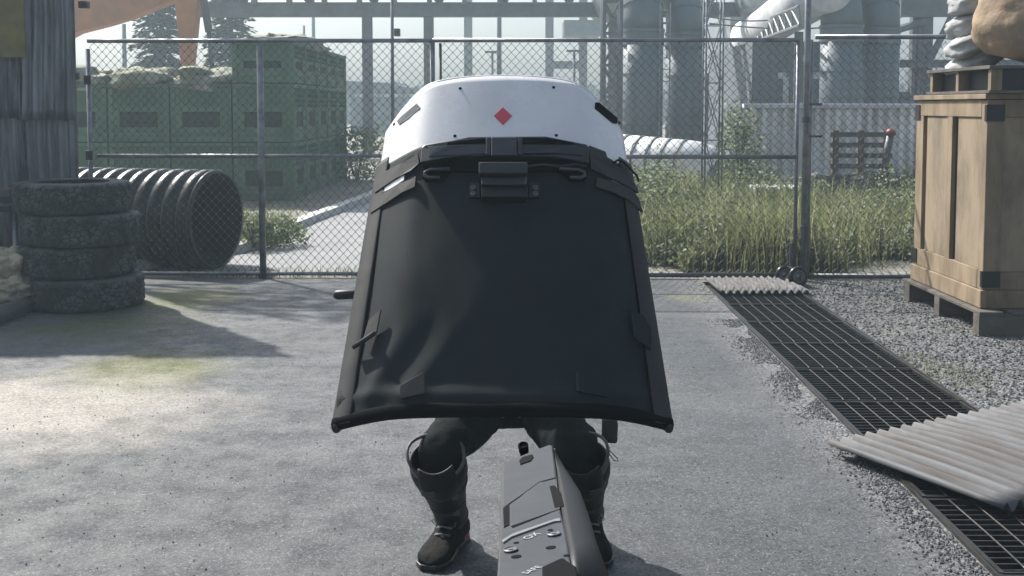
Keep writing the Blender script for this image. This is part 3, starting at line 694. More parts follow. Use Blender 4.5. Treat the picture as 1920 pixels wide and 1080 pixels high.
for _ in range(430):
    x, y = gpos(q); h = q.uniform(.15, .8)*(.4+.9*max(0, noise.noise(Vector((x*.8, y*.5, 20)))+.4))
    for _ in range(110):
        c = Vector((x+q.gauss(0, .13), y+q.gauss(0, .13), h*q.random())); d_ = Vector((q.gauss(0, 1), q.gauss(0, 1), q.gauss(.4, .6))).normalized(); s_ = d_.orthogonal().normalized(); L = q.uniform(.03, .08)
        m.add([c, c+d_*L*.5+s_*L*.28, c+d_*L, c+d_*L*.5-s_*L*.28], [(0, 1, 2, 3)])
tag(obj('broadleaf_weeds', m, M['leaf'], base=(3, 12, 0)), 'broad leaved weeds scattered in the tall grass', 'weeds', kind='stuff')
def vp(q): return (q.uniform(-3.2, 1.3), 11.0+.10*abs(q.gauss(0, 1))) if q.random() < .2 else (q.uniform(-6.5, -3.25), q.uniform(12.8, 19.5))
tag(obj('verge_grass', blades(3500, vp, lambda q, x, y: q.uniform(.03, .14), .004, 24), M['grass'], base=(-3, 14, 0)), 'short tufts along the fence foot and the dirt verge', 'grass', kind='stuff')
def gp2(q):
    if q.random() < .5: c = G(1790, 705); 
    elif q.random() < .5: c = G(1730, 680)
    else: c = G(1330, 540)
    return c.x+q.gauss(0, .1), c.y+q.gauss(0, .16)
tag(obj('gravel_weeds', blades(420, gp2, lambda q, x, y: q.uniform(.01, .04), .003, 25), M['grass'], base=(3, 7, 0)), 'tiny green tufts sprouting in the gravel', 'grass', kind='stuff')

q = random.Random(77); tx, ty = -6.9, 14.0
tt = thing('roadside_tree', 'thin leaved tree behind the iron screen, its crown above the picture', 'tree', (tx, ty, 0))
tk = MB().tube([(tx, ty, 0), (tx+.1, ty, 2.4), (tx+.5, ty-.2, 4.4), (tx+1.2, ty-.4, 6.2)], [.14, .12, .09, .03], 10); lf = MB()
for b in range(16):
    o = Vector((tx+.4, ty-.1, 4.0+.13*b)); e = Vector((q.uniform(-4.9, -2.9)+.0, q.uniform(12.0, 14.6), q.uniform(3.9, 6.4)))
    m_ = o.lerp(e, .5)+Vector((0, 0, .25)); tk.tube([o, m_, e], [.035, .02, .008], 5)
    for k in range(90):
        u = q.uniform(.3, 1.05); c = (o.lerp(m_, u*2) if u < .5 else m_.lerp(e, u*2-1))+Vector((q.gauss(0, .16), q.gauss(0, .16), q.gauss(0, .12)))
        d_ = Vector((q.gauss(0, 1), q.gauss(0, 1), q.gauss(0, .6))).normalized(); s_ = d_.orthogonal().normalized(); L = q.uniform(.06, .13)
        lf.add([c, c+d_*L*.5+s_*L*.3, c+d_*L, c+d_*L*.5-s_*L*.3], [(0, 1, 2, 3)])
obj('trunk', tk, M['bark'], tt, smooth=True); obj('crown', lf, M['leaf'], tt)
# ---------------------------------------------------------------- white cladding wall, pallets, hydrant, block
wl = P(1397, 300, 20).x; wr = P(1790, 300, 20).x
cw = thing('cladding_wall', 'white ribbed metal cladding wall beyond the grass', 'wall', ((wl+wr)/2, 20, 0))
obj('ribbed_panel', MB().grid(lambda i, j: Vector((wl+(wr-wl)*i/280, 20+.05*max(-1, min(1, 2.2*math.sin(2*math.pi*i/14))), [.0, 1.62][j])), 281, 2), M['wallpanel'], cw, smooth=False)
obj('coping', MB().box(wl-.05, wr+.05, 19.90, 20.10, 1.62, 1.70), M['white_pipe'], cw, bevel=.01)
def pallet_at(c, M_, lb, name='pallet', n=4):
    t = thing(name, lb, 'pallet', c)
    for k in range(5):
        obj('slat', MB().box(-.5, .5, -.07, -.05, .06+k*.17, .14+k*.17, M_), M['pallet'], t)
    for X in (-.46, -.05, .36): obj('stringer', MB().box(X, X+.10, -.05, .05, .0, .85, M_), M['pallet'], t)
pc = P(1612, 318, 18.6)
pallet_at((pc.x, 18.6, .5), Matrix.Translation((pc.x, 18.6, .42)), 'weathered grey pallet standing upright against the white cladding wall')
tag(obj('rubble_heap', MB().blob((pc.x-.1, 18.7, .2), (.75, .35, .34), .5, 3, 6, 30, 18, 2.6), M['kerb_dark'], smooth=False), 'dark heap of rubble in the weeds below the upright pallet', 'rubble')
hp = P(1662, 300, 18.3).x
hy = thing('standpipe', 'rusty standpipe with red cap in front of white cladding', 'standpipe', (hp, 18.3, 0))
obj('pipe', MB().tube([(hp-.07, 18.3, 0), (hp, 18.3, .9), (hp+.06, 18.3, 1.22)], .06, 10), M['galv_dark'], hy, smooth=True)
obj('cap', MB().lathe((hp+.06, 18.3, 1.2), (.1, 0, 1), [(0, .05), (0, .08), (.06, .08), (.09, .05), (.11, .0005)], 16), M['red'], hy, smooth=True)
c = P(1450, 352, 17.5)
cb = thing('concrete_block', 'low dark concrete block with white edges in the grass', 'block', (c.x, 17.5, 0))
obj('block', MB().box(c.x-.33, c.x+.42, 17.3, 17.8, 0, .40), M['building'], cb, bevel=.01)
for k in range(4): obj('white_edge', MB().box(c.x-.30+k*.18, c.x-.17+k*.18, 17.28, 17.82, .40, .44), M['white_pipe'], cb)

# ---------------------------------------------------------------- industrial plant
def vcyl(x, y, r, z0, z1, n=28): return MB().lathe((x, y, 0), (0, 0, 1), [(z0, 0.001), (z0, r), (z1, r), (z1, .001)], n)
def duct(px, w, Y, lb, py_col, collar=True):
    x = P(px, 100, Y).x; r = w/2/F*Y; zc = P(px, py_col, Y).z
    t = thing('duct', lb, 'duct', (x, Y, 0), 'grey vertical ducts of the plant')
    obj('riser', vcyl(x, Y, r, 0, zc+.05, 36), M['duct'], t, smooth=False if 0 else True)
    obj('collar', MB().lathe((x, Y, zc), (0, 0, 1), [(-.32, r), (-.32, r*1.06), (-.22, r*1.06), (-.2, r*1.03), (.0, r*1.03), (.02, r*1.07), (.10, r*1.07), (.10, r*.9)], 36), M['duct'], t, smooth=False)
    pts = []; rr = []
    for k in range(9):
        a = R(90)*k/8; pts.append((x-.1*(1-math.cos(a)), Y+1.5*r*2*(1-math.cos(a)), zc+.05+1.5*r*2*math.sin(a))); rr.append(r)
    pts.append((x-.1, Y+12, pts[-1][2])); rr.append(r)
    obj('elbow', MB().tube(pts, rr, 32), M['duct'], t, smooth=True)
    for k in range(3): obj('seam_band', MB().lathe((x, Y, zc-1.1-k*1.25), (0, 0, 1), [(0, r), (0, r*1.025), (.05, r*1.025), (.05, r)], 36), M['duct'], t)
    for k in (2, 4, 6):
        p = Vector(pts[k]); d_ = (Vector(pts[k+1])-Vector(pts[k-1])).normalized()
        obj('flange', MB().lathe(p, d_, [(-.03, r), (-.03, r*1.05), (.03, r*1.05), (.03, r)], 32), M['steel'], t)
duct(1205, 76, 30, 'thick grey vertical duct, first right of the shield', 62); duct(1284, 70, 31, 'thick grey duct, second right of the shield beside the lattice mast', 68)
duct(1577, 76, 29, 'thick grey duct right of the gate post, sunlit on its left', 55); duct(1650, 70, 30, 'shaded grey duct, rightmost of the four', 60)
ld = thing('ladder', 'thin steel ladder fixed in the gap between the first two ducts', 'ladder', (P(1246, 100, 29.6).x, 29.6, 0)); lx = P(1246, 100, 29.6).x
for dx in (-.13, .13): obj('rail', MB().tube([(lx+dx, 29.55, 0), (lx+dx, 29.55, 4.3)], .02, 5), M['galv'], ld)
for k in range(14): obj('rung', MB().tube([(lx-.13, 29.55, .2+k*.3), (lx+.13, 29.55, .2+k*.3)], .014, 5), M['galv'], ld)
for k, (xa_, za_, xb_, zb_) in enumerate(((1130, 20, 1330, 34), (1320, 30, 1545, 14), (1330, 44, 1700, 30))):
    A_c, B_c = P(xa_, za_, 33), P(xb_, zb_, 33); tag(obj('overhead_cable', MB().tube([A_c.lerp(B_c, u/10)-Vector((0, 0, .25*math.sin(math.pi*u/10))) for u in range(11)], .022, 5), M['steel']), ['sagging cable from the lattice column to the mast', 'sagging cable between the two duct pairs, upper', 'long sagging cable between the duct pairs, lower'][k], 'cable', 'overhead cables')
# white lagged pipe with elbow to the ground
lp = thing('lagged_pipe', 'white lagged pipe with dark bands bending down into the grass', 'pipe', (P(1345, 300, 22).x, 22, 0))
xa, xb = P(1130, 300, 23.5).x, P(1350, 300, 22).x; zc = P(1200, 305, 22.5).z; r = .45
pts = [Vector((xa, 23.5, zc+.12)), Vector((P(1290, 300, 22.2).x, 22.2, zc))]
for k in range(1, 8):
    a = R(90)*k/7; pts.append(Vector((pts[1].x+.62*math.sin(a), 22.2-.1*math.sin(a), zc-.62*(1-math.cos(a)))))
obj('pipe_run', MB().tube(pts[:5], r, 32), M['white_pipe'], lp, smooth=True)
obj('drop_pipe', MB().tube(pts[4:]+[Vector((pts[-1].x, 22.1, -.0))], r*.99, 32), M['duct'], lp, smooth=True)
for k in range(7):
    u = k/6; c = pts[0].lerp(pts[1], u*.98); d_ = (pts[1]-pts[0]).normalized()+Vector((.0, -.55, 0))
    obj('band', MB().lathe(c, (pts[1]-pts[0]), [(-.022, r), (-.022, r+.02), (.022, r+.02), (.022, r)], 32), M['galv_dark'], lp)
# pipe rack
rk = thing('pipe_rack', 'long grey steel gantry beam on columns across the top', 'gantry', (-3, 40, 0))
zb0 = P(600, 32, 40).z; zt0 = P(600, 5, 40).z
obj('beam', MB().box(-11.5, 8.6, 39.8, 40.2, zb0, zt0), M['steel'], rk, bevel=.02)
obj('beam', MB().box(8.4, 20, 39.8, 40.2, zb0+.1, zt0+.1), M['steel'], rk, bevel=.02)
obj('upper_chord', MB().box(-11.5, 20, 39.85, 40.15, zt0+1.6, zt0+1.85), M['steel'], rk)
for k in range(14):
    x0 = -11.5+k*2.25
    obj('brace', MB().tube([(x0, 40, zt0), (x0+1.1, 40, zt0+1.6)], .07, 6), M['steel'], rk); obj('brace', MB().tube([(x0+1.1, 40, zt0+1.6), (x0+2.2, 40, zt0)], .07, 6), M['steel'], rk)
    obj('strut', MB().box(x0-.1, x0+.1, 39.9, 40.1, zt0, zt0+1.6), M['steel'], rk)
for px in (689, 804, 1150):
    x = P(px, 100, 40).x; obj('column', MB().box(x-.165, x+.165, 39.83, 39.86, 0, zb0).box(x-.165, x+.165, 40.14, 40.17, 0, zb0).box(x-.02, x+.02, 39.86, 40.14, 0, zb0), M['steel'], rk)
for yy, zz, rr in ((39.6, zt0+.22, .14), (39.9, zt0+.30, .20), (40.3, zt0+.95, .16)): obj('rack_pipe', MB().tube([(-11.5, yy, zz), (20, yy, zz)], rr, 12), M['duct'], rk, smooth=True)
for k in range(26): obj('pipe_saddle', MB().box(-11.3+k*1.2, -11.15+k*1.2, 39.45, 39.8, zt0-.1, zt0+.4), M['steel'], rk)
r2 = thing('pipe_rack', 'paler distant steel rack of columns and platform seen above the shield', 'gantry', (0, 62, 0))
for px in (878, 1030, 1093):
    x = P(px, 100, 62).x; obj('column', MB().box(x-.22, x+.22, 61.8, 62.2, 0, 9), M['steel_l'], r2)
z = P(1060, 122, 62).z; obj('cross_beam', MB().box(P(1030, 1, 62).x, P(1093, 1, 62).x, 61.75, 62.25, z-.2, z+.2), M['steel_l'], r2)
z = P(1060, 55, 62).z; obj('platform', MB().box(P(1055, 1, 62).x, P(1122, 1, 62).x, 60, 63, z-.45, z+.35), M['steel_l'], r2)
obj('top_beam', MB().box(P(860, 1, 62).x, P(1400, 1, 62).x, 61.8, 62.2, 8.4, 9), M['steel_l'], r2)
def lattice(name, px0, px1, Y, z1, lb, step, cat='mast', bars=.03, ma='galv', pz=0):
    x0, x1 = P(px0, 100, Y).x, P(px1, 100, Y).x; w = x1-x0; t = thing(name, lb, cat, ((x0+x1)/2, Y, 0))
    for x in (x0, x1):
        for y in (Y, Y+w): obj('leg', MB().tube([(x, y, 0), (x, y, z1)], bars, 6), M[ma], t, smooth=True)
    m = MB(); z = .3; k = 0
    while z < z1-step:
        for y in (Y, Y+w):
            m.tube([(x0, y, z), (x1, y, z+step)], bars*.55, 4); m.tube([(x1, y, z), (x0, y, z+step)], bars*.55, 4); m.tube([(x0, y, z), (x1, y, z)], bars*.6, 4)
        z += step
    obj('bracing', m, M[ma], t); return t
lattice('lattice_mast', 1324, 1356, 17, 4.2, 'slim lattice mast of two poles with cross bracing in the grass', .85, bars=.015)
lattice('lattice_column', 1132, 1164, 29, 6.5, 'dark lattice column immediately left of the ducts', .8, bars=.06, ma='steel')
# sloping conveyor-like lagged pipe and its lattice walkway between the duct pairs
ip = thing('overhead_pipe', 'large pale overhead pipe running back beside a lattice walkway', 'pipe', (P(1480, 60, 32).x, 32, 0))
obj('pipe_run', MB().tube([P(1555, -25, 28.5), P(1500, 8, 31), P(1440, 48, 37), P(1400, 68, 44)], [.62, .62, .62, .62], 28), M['white_pipe'], ip, smooth=True)
wk = MB(); p0, p1 = P(1500, 48, 27), P(1415, 78, 37); q0, q1 = P(1498, 12, 27), P(1415, 45, 37)
wk.tube([p0, p1], .05, 6).tube([q0, q1], .04, 6)
for k in range(9):
    a, b2 = p0.lerp(p1, k/8), q0.lerp(q1, k/8); wk.tube([a, b2], .03, 5)
    if k < 8: wk.tube([a, q0.lerp(q1, (k+1)/8)], .03, 5)
obj('walkway_truss', wk, M['galv'], ip)
for px, y in ((1498, 31), (1430, 38)):
    p = P(px, 60, y); obj('support_leg', MB().tube([(p.x, y, 0), (p.x, y, p.z)], .12, 8), M['steel'], ip)
# plant building behind the wall
bd = thing('plant_building', 'dark blue grey plant building between the duct pairs', 'building', (P(1470, 150, 38).x, 38, 0))
xa, xb = P(1412, 1, 36).x, P(1548, 1, 36).x
obj('wall', MB().box(xa, xb, 36, 44, 0, P(1, 78, 36).z), M['building'], bd)
for k, (px, py) in enumerate(((1466, 142), (1532, 142), (1500, 110))):
    p = P(px, py, 35.97); obj('vent', MB().box(p.x-.12, p.x+.12, 35.90, 35.995, p.z-.1, p.z+.1), M['white_pipe'], bd)
obj('downpipe', MB().tube([(P(1476, 1, 35.9).x, 35.9, 0), (P(1476, 1, 35.9).x, 35.9, P(1, 145, 35.9).z)], .09, 8), M['white_pipe'], bd)
b2 = thing('plant_building', 'lower hazy plant building behind the lattice mast', 'building', (P(1370, 150, 44).x, 44, 0))
obj('wall', MB().box(P(1325, 1, 44).x, P(1420, 1, 44).x, 44, 50, 0, P(1, 143, 44).z), M['building'], b2)
obj('parapet', MB().box(P(1322, 1, 44).x, P(1423, 1, 44).x, 43.9, 50.1, P(1, 143, 44).z, P(1, 138, 44).z), M['roof'], b2)
obj('band', MB().box(P(1325, 1, 44).x, P(1420, 1, 44).x, 43.94, 43.997, P(1, 200, 44).z, P(1, 168, 44).z), M['steel'], b2)
b3 = thing('plant_building', 'dark low plant building right of the ducts behind the sacks', 'building', (P(1760, 150, 40).x, 40, 0))
obj('wall', MB().box(P(1682, 1, 40).x, 22, 40, 46, 0, P(1, 172, 40).z), M['building'], b3)
obj('upper_storey', MB().box(P(1790, 1, 41).x, 22, 41, 46, P(1, 172, 40).z, P(1, 120, 40).z), M['building'], b3)
# steel frame on the right, behind the sacks
fr = thing('steel_frame', 'hazy steel frame with braces right of the ducts', 'gantry', (P(1740, 100, 36).x, 36, 0))
for px, w in ((1737, .16), (1712, .06), (1722, .06), (1830, .16)):
    x = P(px, 1, 36).x; obj('column', MB().box(x-w, x+w, 35.8, 36.1, 0, 7), M['steel'], fr)
for py, w in ((120, .12), (12, .35)):
    z = P(1, py, 36).z; obj('beam', MB().box(P(1682, 1, 36).x, 19, 35.6, 35.79, z-w, z+w), M['steel'], fr)
obj('brace', MB().tube([P(1745, 110, 35.7), P(1805, -10, 35.7)], .12, 6), M['steel'], fr); obj('brace', MB().tube([P(1685, 55, 35.7), P(1735, 40, 35.7)], .12, 6), M['steel'], fr)
# further masses
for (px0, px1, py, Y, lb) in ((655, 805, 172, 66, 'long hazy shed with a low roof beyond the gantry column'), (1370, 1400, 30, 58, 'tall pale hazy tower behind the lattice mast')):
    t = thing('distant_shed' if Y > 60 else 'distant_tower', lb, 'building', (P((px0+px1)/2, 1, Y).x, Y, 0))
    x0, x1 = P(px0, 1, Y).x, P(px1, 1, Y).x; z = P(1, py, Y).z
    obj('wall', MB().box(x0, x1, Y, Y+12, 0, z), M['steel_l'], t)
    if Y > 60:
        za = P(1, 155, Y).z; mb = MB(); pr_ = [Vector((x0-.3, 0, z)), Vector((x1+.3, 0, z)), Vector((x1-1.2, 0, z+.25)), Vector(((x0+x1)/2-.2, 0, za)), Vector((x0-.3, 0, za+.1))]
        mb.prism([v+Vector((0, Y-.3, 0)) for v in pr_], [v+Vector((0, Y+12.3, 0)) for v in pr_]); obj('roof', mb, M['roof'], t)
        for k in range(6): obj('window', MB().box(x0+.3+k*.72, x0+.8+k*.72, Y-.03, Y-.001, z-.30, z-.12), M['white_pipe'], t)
def pole(px, Y, py, r, lb, head=None):
    x = P(px, 1, Y).x; z = P(1, py, Y).z; t = thing('lamp_post' if head else 'pole', lb, 'lamp post' if head else 'pole', (x, Y, 0))
    obj('shaft', MB().tube([(x, Y, 0), (x, Y, z)], [r*1.2, r], 8), M['steel'], t, smooth=True)
    if head == 'T': obj('lamp_head', MB().box(x-.35, x+.35, Y-.1, Y+.1, z-.06, z+.04), M['steel'], t, bevel=.02)
    if head == 'cam': obj('camera_box', MB().box(x+.05, x+.17, Y-.12, Y+.1, P(1, 68, Y).z, P(1, 54, Y).z), M['blackmetal'], t, bevel=.01); obj('cap', MB().lathe((x, Y, z), (0, 0, 1), [(0, r), (.1, .001)], 8), M['steel'], t)
pole(735, 25, -40, .035, 'thin pole with small camera box left of the shield top', 'cam')
pole(936, 50, -60, .10, 'thin pale pole rising above the shield centre')
pole(923, 55, 97, .06, 'distant T shaped lamp post left of the thin pale pole', 'T')
pole(1077, 52, 95, .06, 'distant T shaped lamp post beside the pale rack columns', 'T')
pole(587, 70, -30, .10, 'faint distant pole above the green bins'); pole(569, 70, 48, .08, 'short faint distant pole above the green bins')
pole(231, 55, 45, .10, 'pale distant pole seen under the excavator arm')
# distant low horizon masses
hb = MB(); q = random.Random(2)
hl = thing('tree_line', 'x', 'trees', (0, 110, 0)); bpy.data.objects.remove(hl)
m = MB()
for k in range(9000):
    x = q.uniform(-45, 45); y = q.uniform(108, 118); top = 3.2+1.6*noise.noise(Vector((x*.12, 0, 1)))+.8*noise.noise(Vector((x*.5, 0, 3)))
    c = Vector((x, y, top*q.random()**.7)); d_ = Vector((q.gauss(0, 1), q.gauss(0, .4), q.gauss(0, 1))).normalized()*q.uniform(.3, .7); s_ = d_.cross(Vector((0, 1, 0))).normalized()*.35
    m.add([c-d_, c+s_, c+d_, c-s_], [(0, 1, 2, 3)])
tag(obj('far_trees', m, M['needle'], base=(0, 112, 0)), 'far off hazy line of trees on the horizon', 'trees', kind='stuff')

# ---------------------------------------------------------------- wooden crate on pallet, right
cx0, cy0, cy1, cx1 = 3.425, 8.28, 9.72, 4.85
zc0, zc1 = .20, 1.735
pl = thing('pallet', 'grey weathered pallet under the large wooden crate', 'pallet', (cx0+.7, 8.9, 0))
for x in (cx0-.06, cx0+.62, cx0+1.30): pass
for y in (cy0-.13, 8.92, 9.60): obj('runner', MB().box(cx0-.07, cx1+.1, y, y+.11, .004, .155), M['pallet'], pl, bevel=.004)
for k in range(7):
    x = cx0-.07+k*.235; obj('deck_board', MB().box(x, x+.17, cy0-.14, cy1+.05, .157, .180), M['pallet'], pl, bevel=.003)
cr = thing('wooden_crate', 'tall tan wooden shipping crate with black corner brackets', 'crate', ((cx0+cx1)/2, 9, zc0))
obj('core', MB().box(cx0+.035, cx1-.035, cy0+.035, cy1-.035, zc0, zc1-.03), M['wood_dk'], cr)
obj('lid', MB().box(cx0-.025, cx1+.02, cy0-.025, cy1+.02, zc1-.03, zc1+.008), M['wood'], cr, bevel=.004)
obj('base_board', MB().box(cx0-.02, cx0+.03, cy0-.02, cy1+.01, zc0-.015, zc0+.115), M['wood'], cr, bevel=.005)
obj('base_board', MB().box(cx0+.032, cx1+.01, cy0-.02, cy0+.03, zc0-.015, zc0+.115), M['wood'], cr, bevel=.005)
# left face boards (along Y) : rails and stiles
obj('rail', MB().box(cx0-.002, cx0+.034, cy0+.10, cy1, zc1-.16, zc1-.035), M['wood'], cr, bevel=.003)
obj('rail', MB().box(cx0-.002, cx0+.034, cy0+.10, cy1, zc0+.118, zc0+.26), M['wood'], cr, bevel=.003)
for y0, y1, mm in ((cy0, cy0+.097, 'wood'), (cy1-.16, cy1, 'wood'), (8.93, 9.03, 'wood')):
    obj('stile', MB().box(cx0+.0, cx0+.034, y0, y1, zc0+.118 if mm == 'wood' and (y0 in (cy0,)) else zc0+.262, zc1-.035 if y0 == cy0 else zc1-.162), M[mm], cr, bevel=.003)
for y0, y1 in ((cy0+.10, 8.84), (9.035, 9.50)): obj('plywood_panel', MB().box(cx0+.012, cx0+.036, y0, y1, zc0+.262, zc1-.162), M['wood_p'], cr, bevel=.002)
# front face
obj('plywood_panel', MB().box(cx0+.12, cx1-.1, cy0+.012, cy0+.036, zc0+.25, zc1-.16), M['wood_p'], cr, bevel=.002)
obj('stile', MB().box(cx0+.001, cx0+.118, cy0-.003, cy0+.034, zc0+.118, zc1-.035), M['wood'], cr, bevel=.003); obj('stile', MB().box(cx1-.118, cx1, cy0-.003, cy0+.034, zc0+.118, zc1-.035), M['wood'], cr, bevel=.003)
obj('rail', MB().box(cx0+.12, cx1-.12, cy0-.001, cy0+.034, zc1-.158, zc1-.035), M['wood'], cr, bevel=.003); obj('rail', MB().box(cx0+.12, cx1-.12, cy0-.001, cy0+.034, zc0+.118, zc0+.248), M['wood'], cr, bevel=.003)
for z in (zc0+.135, zc1-.19):
    obj('corner_bracket', MB().box(cx0-.008, cx0-.003, cy0-.009, cy0+.03, z, z+.12).box(cx0-.008, cx0+.125, cy0-.010, cy0-.004, z, z+.12), M['blackmetal'], cr, bevel=.001)
    obj('corner_bracket', MB().box(cx0-.010, cx0-.004, cy1-.09, cy1+.008, z, z+.12), M['blackmetal'], cr)
obj('handle', MB().tube([(3.70, cy0-.004, 1.68), (3.70, cy0-.06, 1.66), (3.72, cy0-.07, 1.60), (3.86, cy0-.07, 1.60), (3.88, cy0-.06, 1.66), (3.88, cy0-.004, 1.68)], .012, 8), M['blackmetal'], cr, smooth=True)
# pallet box on top with the sacks
zt1 = zc1+.01
pt = thing('pallet', 'dark pallet lying on top of the wooden crate under the sacks', 'pallet', (4.1, 8.9, zt1))
obj('deck_board', MB().box(3.40, 4.85, 8.20, 9.45, zt1+.175, zt1+.200), M['pallet'], pt, bevel=.003)
obj('deck_board', MB().box(3.40, 4.85, 8.20, 9.45, zt1, zt1+.022), M['pallet'], pt, bevel=.003)
for y in (8.22, 8.82, 9.36): obj('block', MB().box(3.42, 3.50, y, y+.05, zt1+.0225, zt1+.1745), M['wood'], pt)
obj('runner', MB().box(3.50, 4.85, 8.24, 9.4, zt1+.023, zt1+.174), M['blackmetal'], pt)
for k, (px, py, Y, rx, rz, tilt) in enumerate(((1833, 112, 9.15, .32, .085, 28), (1838, 72, 9.1, .36, .09, 26), (1845, 33, 9.15, .38, .10, 24), (1850, -8, 9.1, .40, .10, 22))):
    c = P(px, py, Y); Mx = Matrix.Rotation(R(-tilt), 4, 'Y')
    tag(obj('sandbag', MB().blob(c, (rx*.75, .24, rz), .16, 2.0, k+31, 44, 26, 2.8, Mx), M['sack_w'], smooth=True),
        ['lowest white sandbag piled on the crate', 'second white sandbag from the bottom on the crate', 'third white sandbag from the bottom on the crate', 'topmost white sandbag at the picture top'][k], 'sandbag', 'white sandbags on the crate')
mb = MB(); c = P(1925, 30, 8.65)
def bigsack(i, j):
    th = 2*math.pi*i/64; v = j/30; 
    prof = [.0, .42, .50, .53, .54, .52, .50, .46, .42, .38, .0]; f = v*10; a = int(min(9, f)); rr = prof[a]+(prof[a+1]-prof[a])*(f-a)
    z = (v if 0 < v < 1 else v)*.78
    n_ = 1+.10*noise.noise(Vector((math.cos(th)*1.6, math.sin(th)*1.6, v*2.4)))+.05*noise.noise(Vector((math.cos(th)*5, math.sin(th)*5, v*7)))+.035*abs(noise.noise(Vector((math.cos(th)*9+v*3, math.sin(th)*9, v*5))))
    return Vector((3.98+math.cos(th)*rr*.98*n_+.02*(v), 8.62+math.sin(th)*rr*.72*n_, zt1+.205+z*(.95 if v < .1 else 1)+.03*math.cos(th*2+1)))
mb.grid(bigsack, 64, 31, True)
tag(obj('canvas_sack', mb, M['canvas'], smooth=True), 'large tan canvas sack slumped on the pallet above the crate', 'sack')

# ---------------------------------------------------------------- the shield
LEAN = math.atan2(.78, 1.016); SL = 1.281
AX = Vector((0, math.sin(LEAN), math.cos(LEAN))); BK = Vector((0, math.cos(LEAN), -math.sin(LEAN)))
def hw(v): return .528-.078*max(0, v)**1.0 if v < .8 else .4656-.06*(v-.8)
def sag(v): return .085+.135*v
def Sh(u, v, off=0.0):
    c = Vector((-.030+.0, 3.49, .705))+AX*(SL*v)
    au = abs(u); x_ = au-.66; q_ = math.sqrt(x_*x_+.006); s = sag(v)*(.34*au*au+.66*((x_+q_)/2-.0022)/.343)
    sl = sag(v)*(.68*au+.66*(1+x_/q_)/2/.343)/hw(v); k = 1/math.sqrt(1+sl*sl)
    n = -BK*k+Vector((1, 0, 0))*(math.copysign(sl*k, u) if u else 0)
    dim = .010*math.exp(-((u+.55)/.35)**2-((v-.10)/.12)**2)
    return c+Vector((u*hw(v), 0, 0))+BK*s+n*(off-dim*0)
def proj(p):
    d = p-Vector((0, 0, CAMZ)); f = d.y*math.cos(PITCH)-d.z*math.sin(PITCH); up = d.y*math.sin(PITCH)+d.z*math.cos(PITCH)
    return 960+F*d.x/f, OPY-F*up/f
def UV(px, py, off=0.0):
    u, v = (px-945)/300, (790-py)/620
    for _ in range(25):
        x, y = proj(Sh(u, v, off)); e = 1e-4
        xu, yu = proj(Sh(u+e, v, off)); xv, yv = proj(Sh(u, v+e, off))
        a, b, c, d = (xu-x)/e, (xv-x)/e, (yu-y)/e, (yv-y)/e; D = a*d-b*c
        if abs(D) < 1e-6: break
        dx, dy = px-x, py-y
        u += max(-.2, min(.2, (d*dx-b*dy)/D)); v += max(-.2, min(.2, (a*dy-c*dx)/D)); u = max(-1.05, min(1.05, u))
    return u, v
def slab(poly, off, th, m, name, parent, bevel=.002, step=18, smooth=False):
    pts = []
    for k in range(len(poly)):
        a, b = poly[k], poly[(k+1) % len(poly)]; L = math.hypot(b[0]-a[0], b[1]-a[1]); n = max(1, int(L/step))
        pts += [(a[0]+(b[0]-a[0])*i/n, a[1]+(b[1]-a[1])*i/n) for i in range(n)]
    uv = [UV(x, y, off) for x, y in pts]
    return obj(name, MB().prism([Sh(u, v, off) for u, v in uv], [Sh(u, v, off-th) for u, v in uv]), m, parent, bevel=bevel)
sh = thing('riot_shield', 'large black and white curved riot shield with red diamond held up by the person', 'shield', (0, 3.9, .68))
VT = lambda u: 1.045-.085*abs(u)**5
NU, NV = 72, 48
def shell_side(off, v0=0): return MB().grid(lambda i, j: Sh(-1+2*i/NU, v0+(VT(-1+2*i/NU)-v0)*j/NV, off), NU+1, NV+1)
a, b2 = shell_side(0, 0), shell_side(-.008, 0)
m = MB(); m.add(a.v, a.f); m.add(b2.v, [f[::-1] for f in b2.f])
rim = [j*(NU+1) for j in range(NV+1)]+[NV*(NU+1)+i for i in range(1, NU+1)]+[j*(NU+1)+NU for j in range(NV-1, -1, -1)]+[i for i in range(NU-1, -1, -1)]
off_ = len(a.v)
for k in range(len(rim)-1): m.f.append((rim[k], rim[k+1], rim[k+1]+off_, rim[k]+off_))
obj('shell', m, M['shell'], sh, smooth=True)
obj('shell_rim', MB().tube([Sh(-1+2*i/60, VT(-1+2*i/60), -.004) for i in range(61)], .0048, 6), M['shell'], sh, smooth=True)
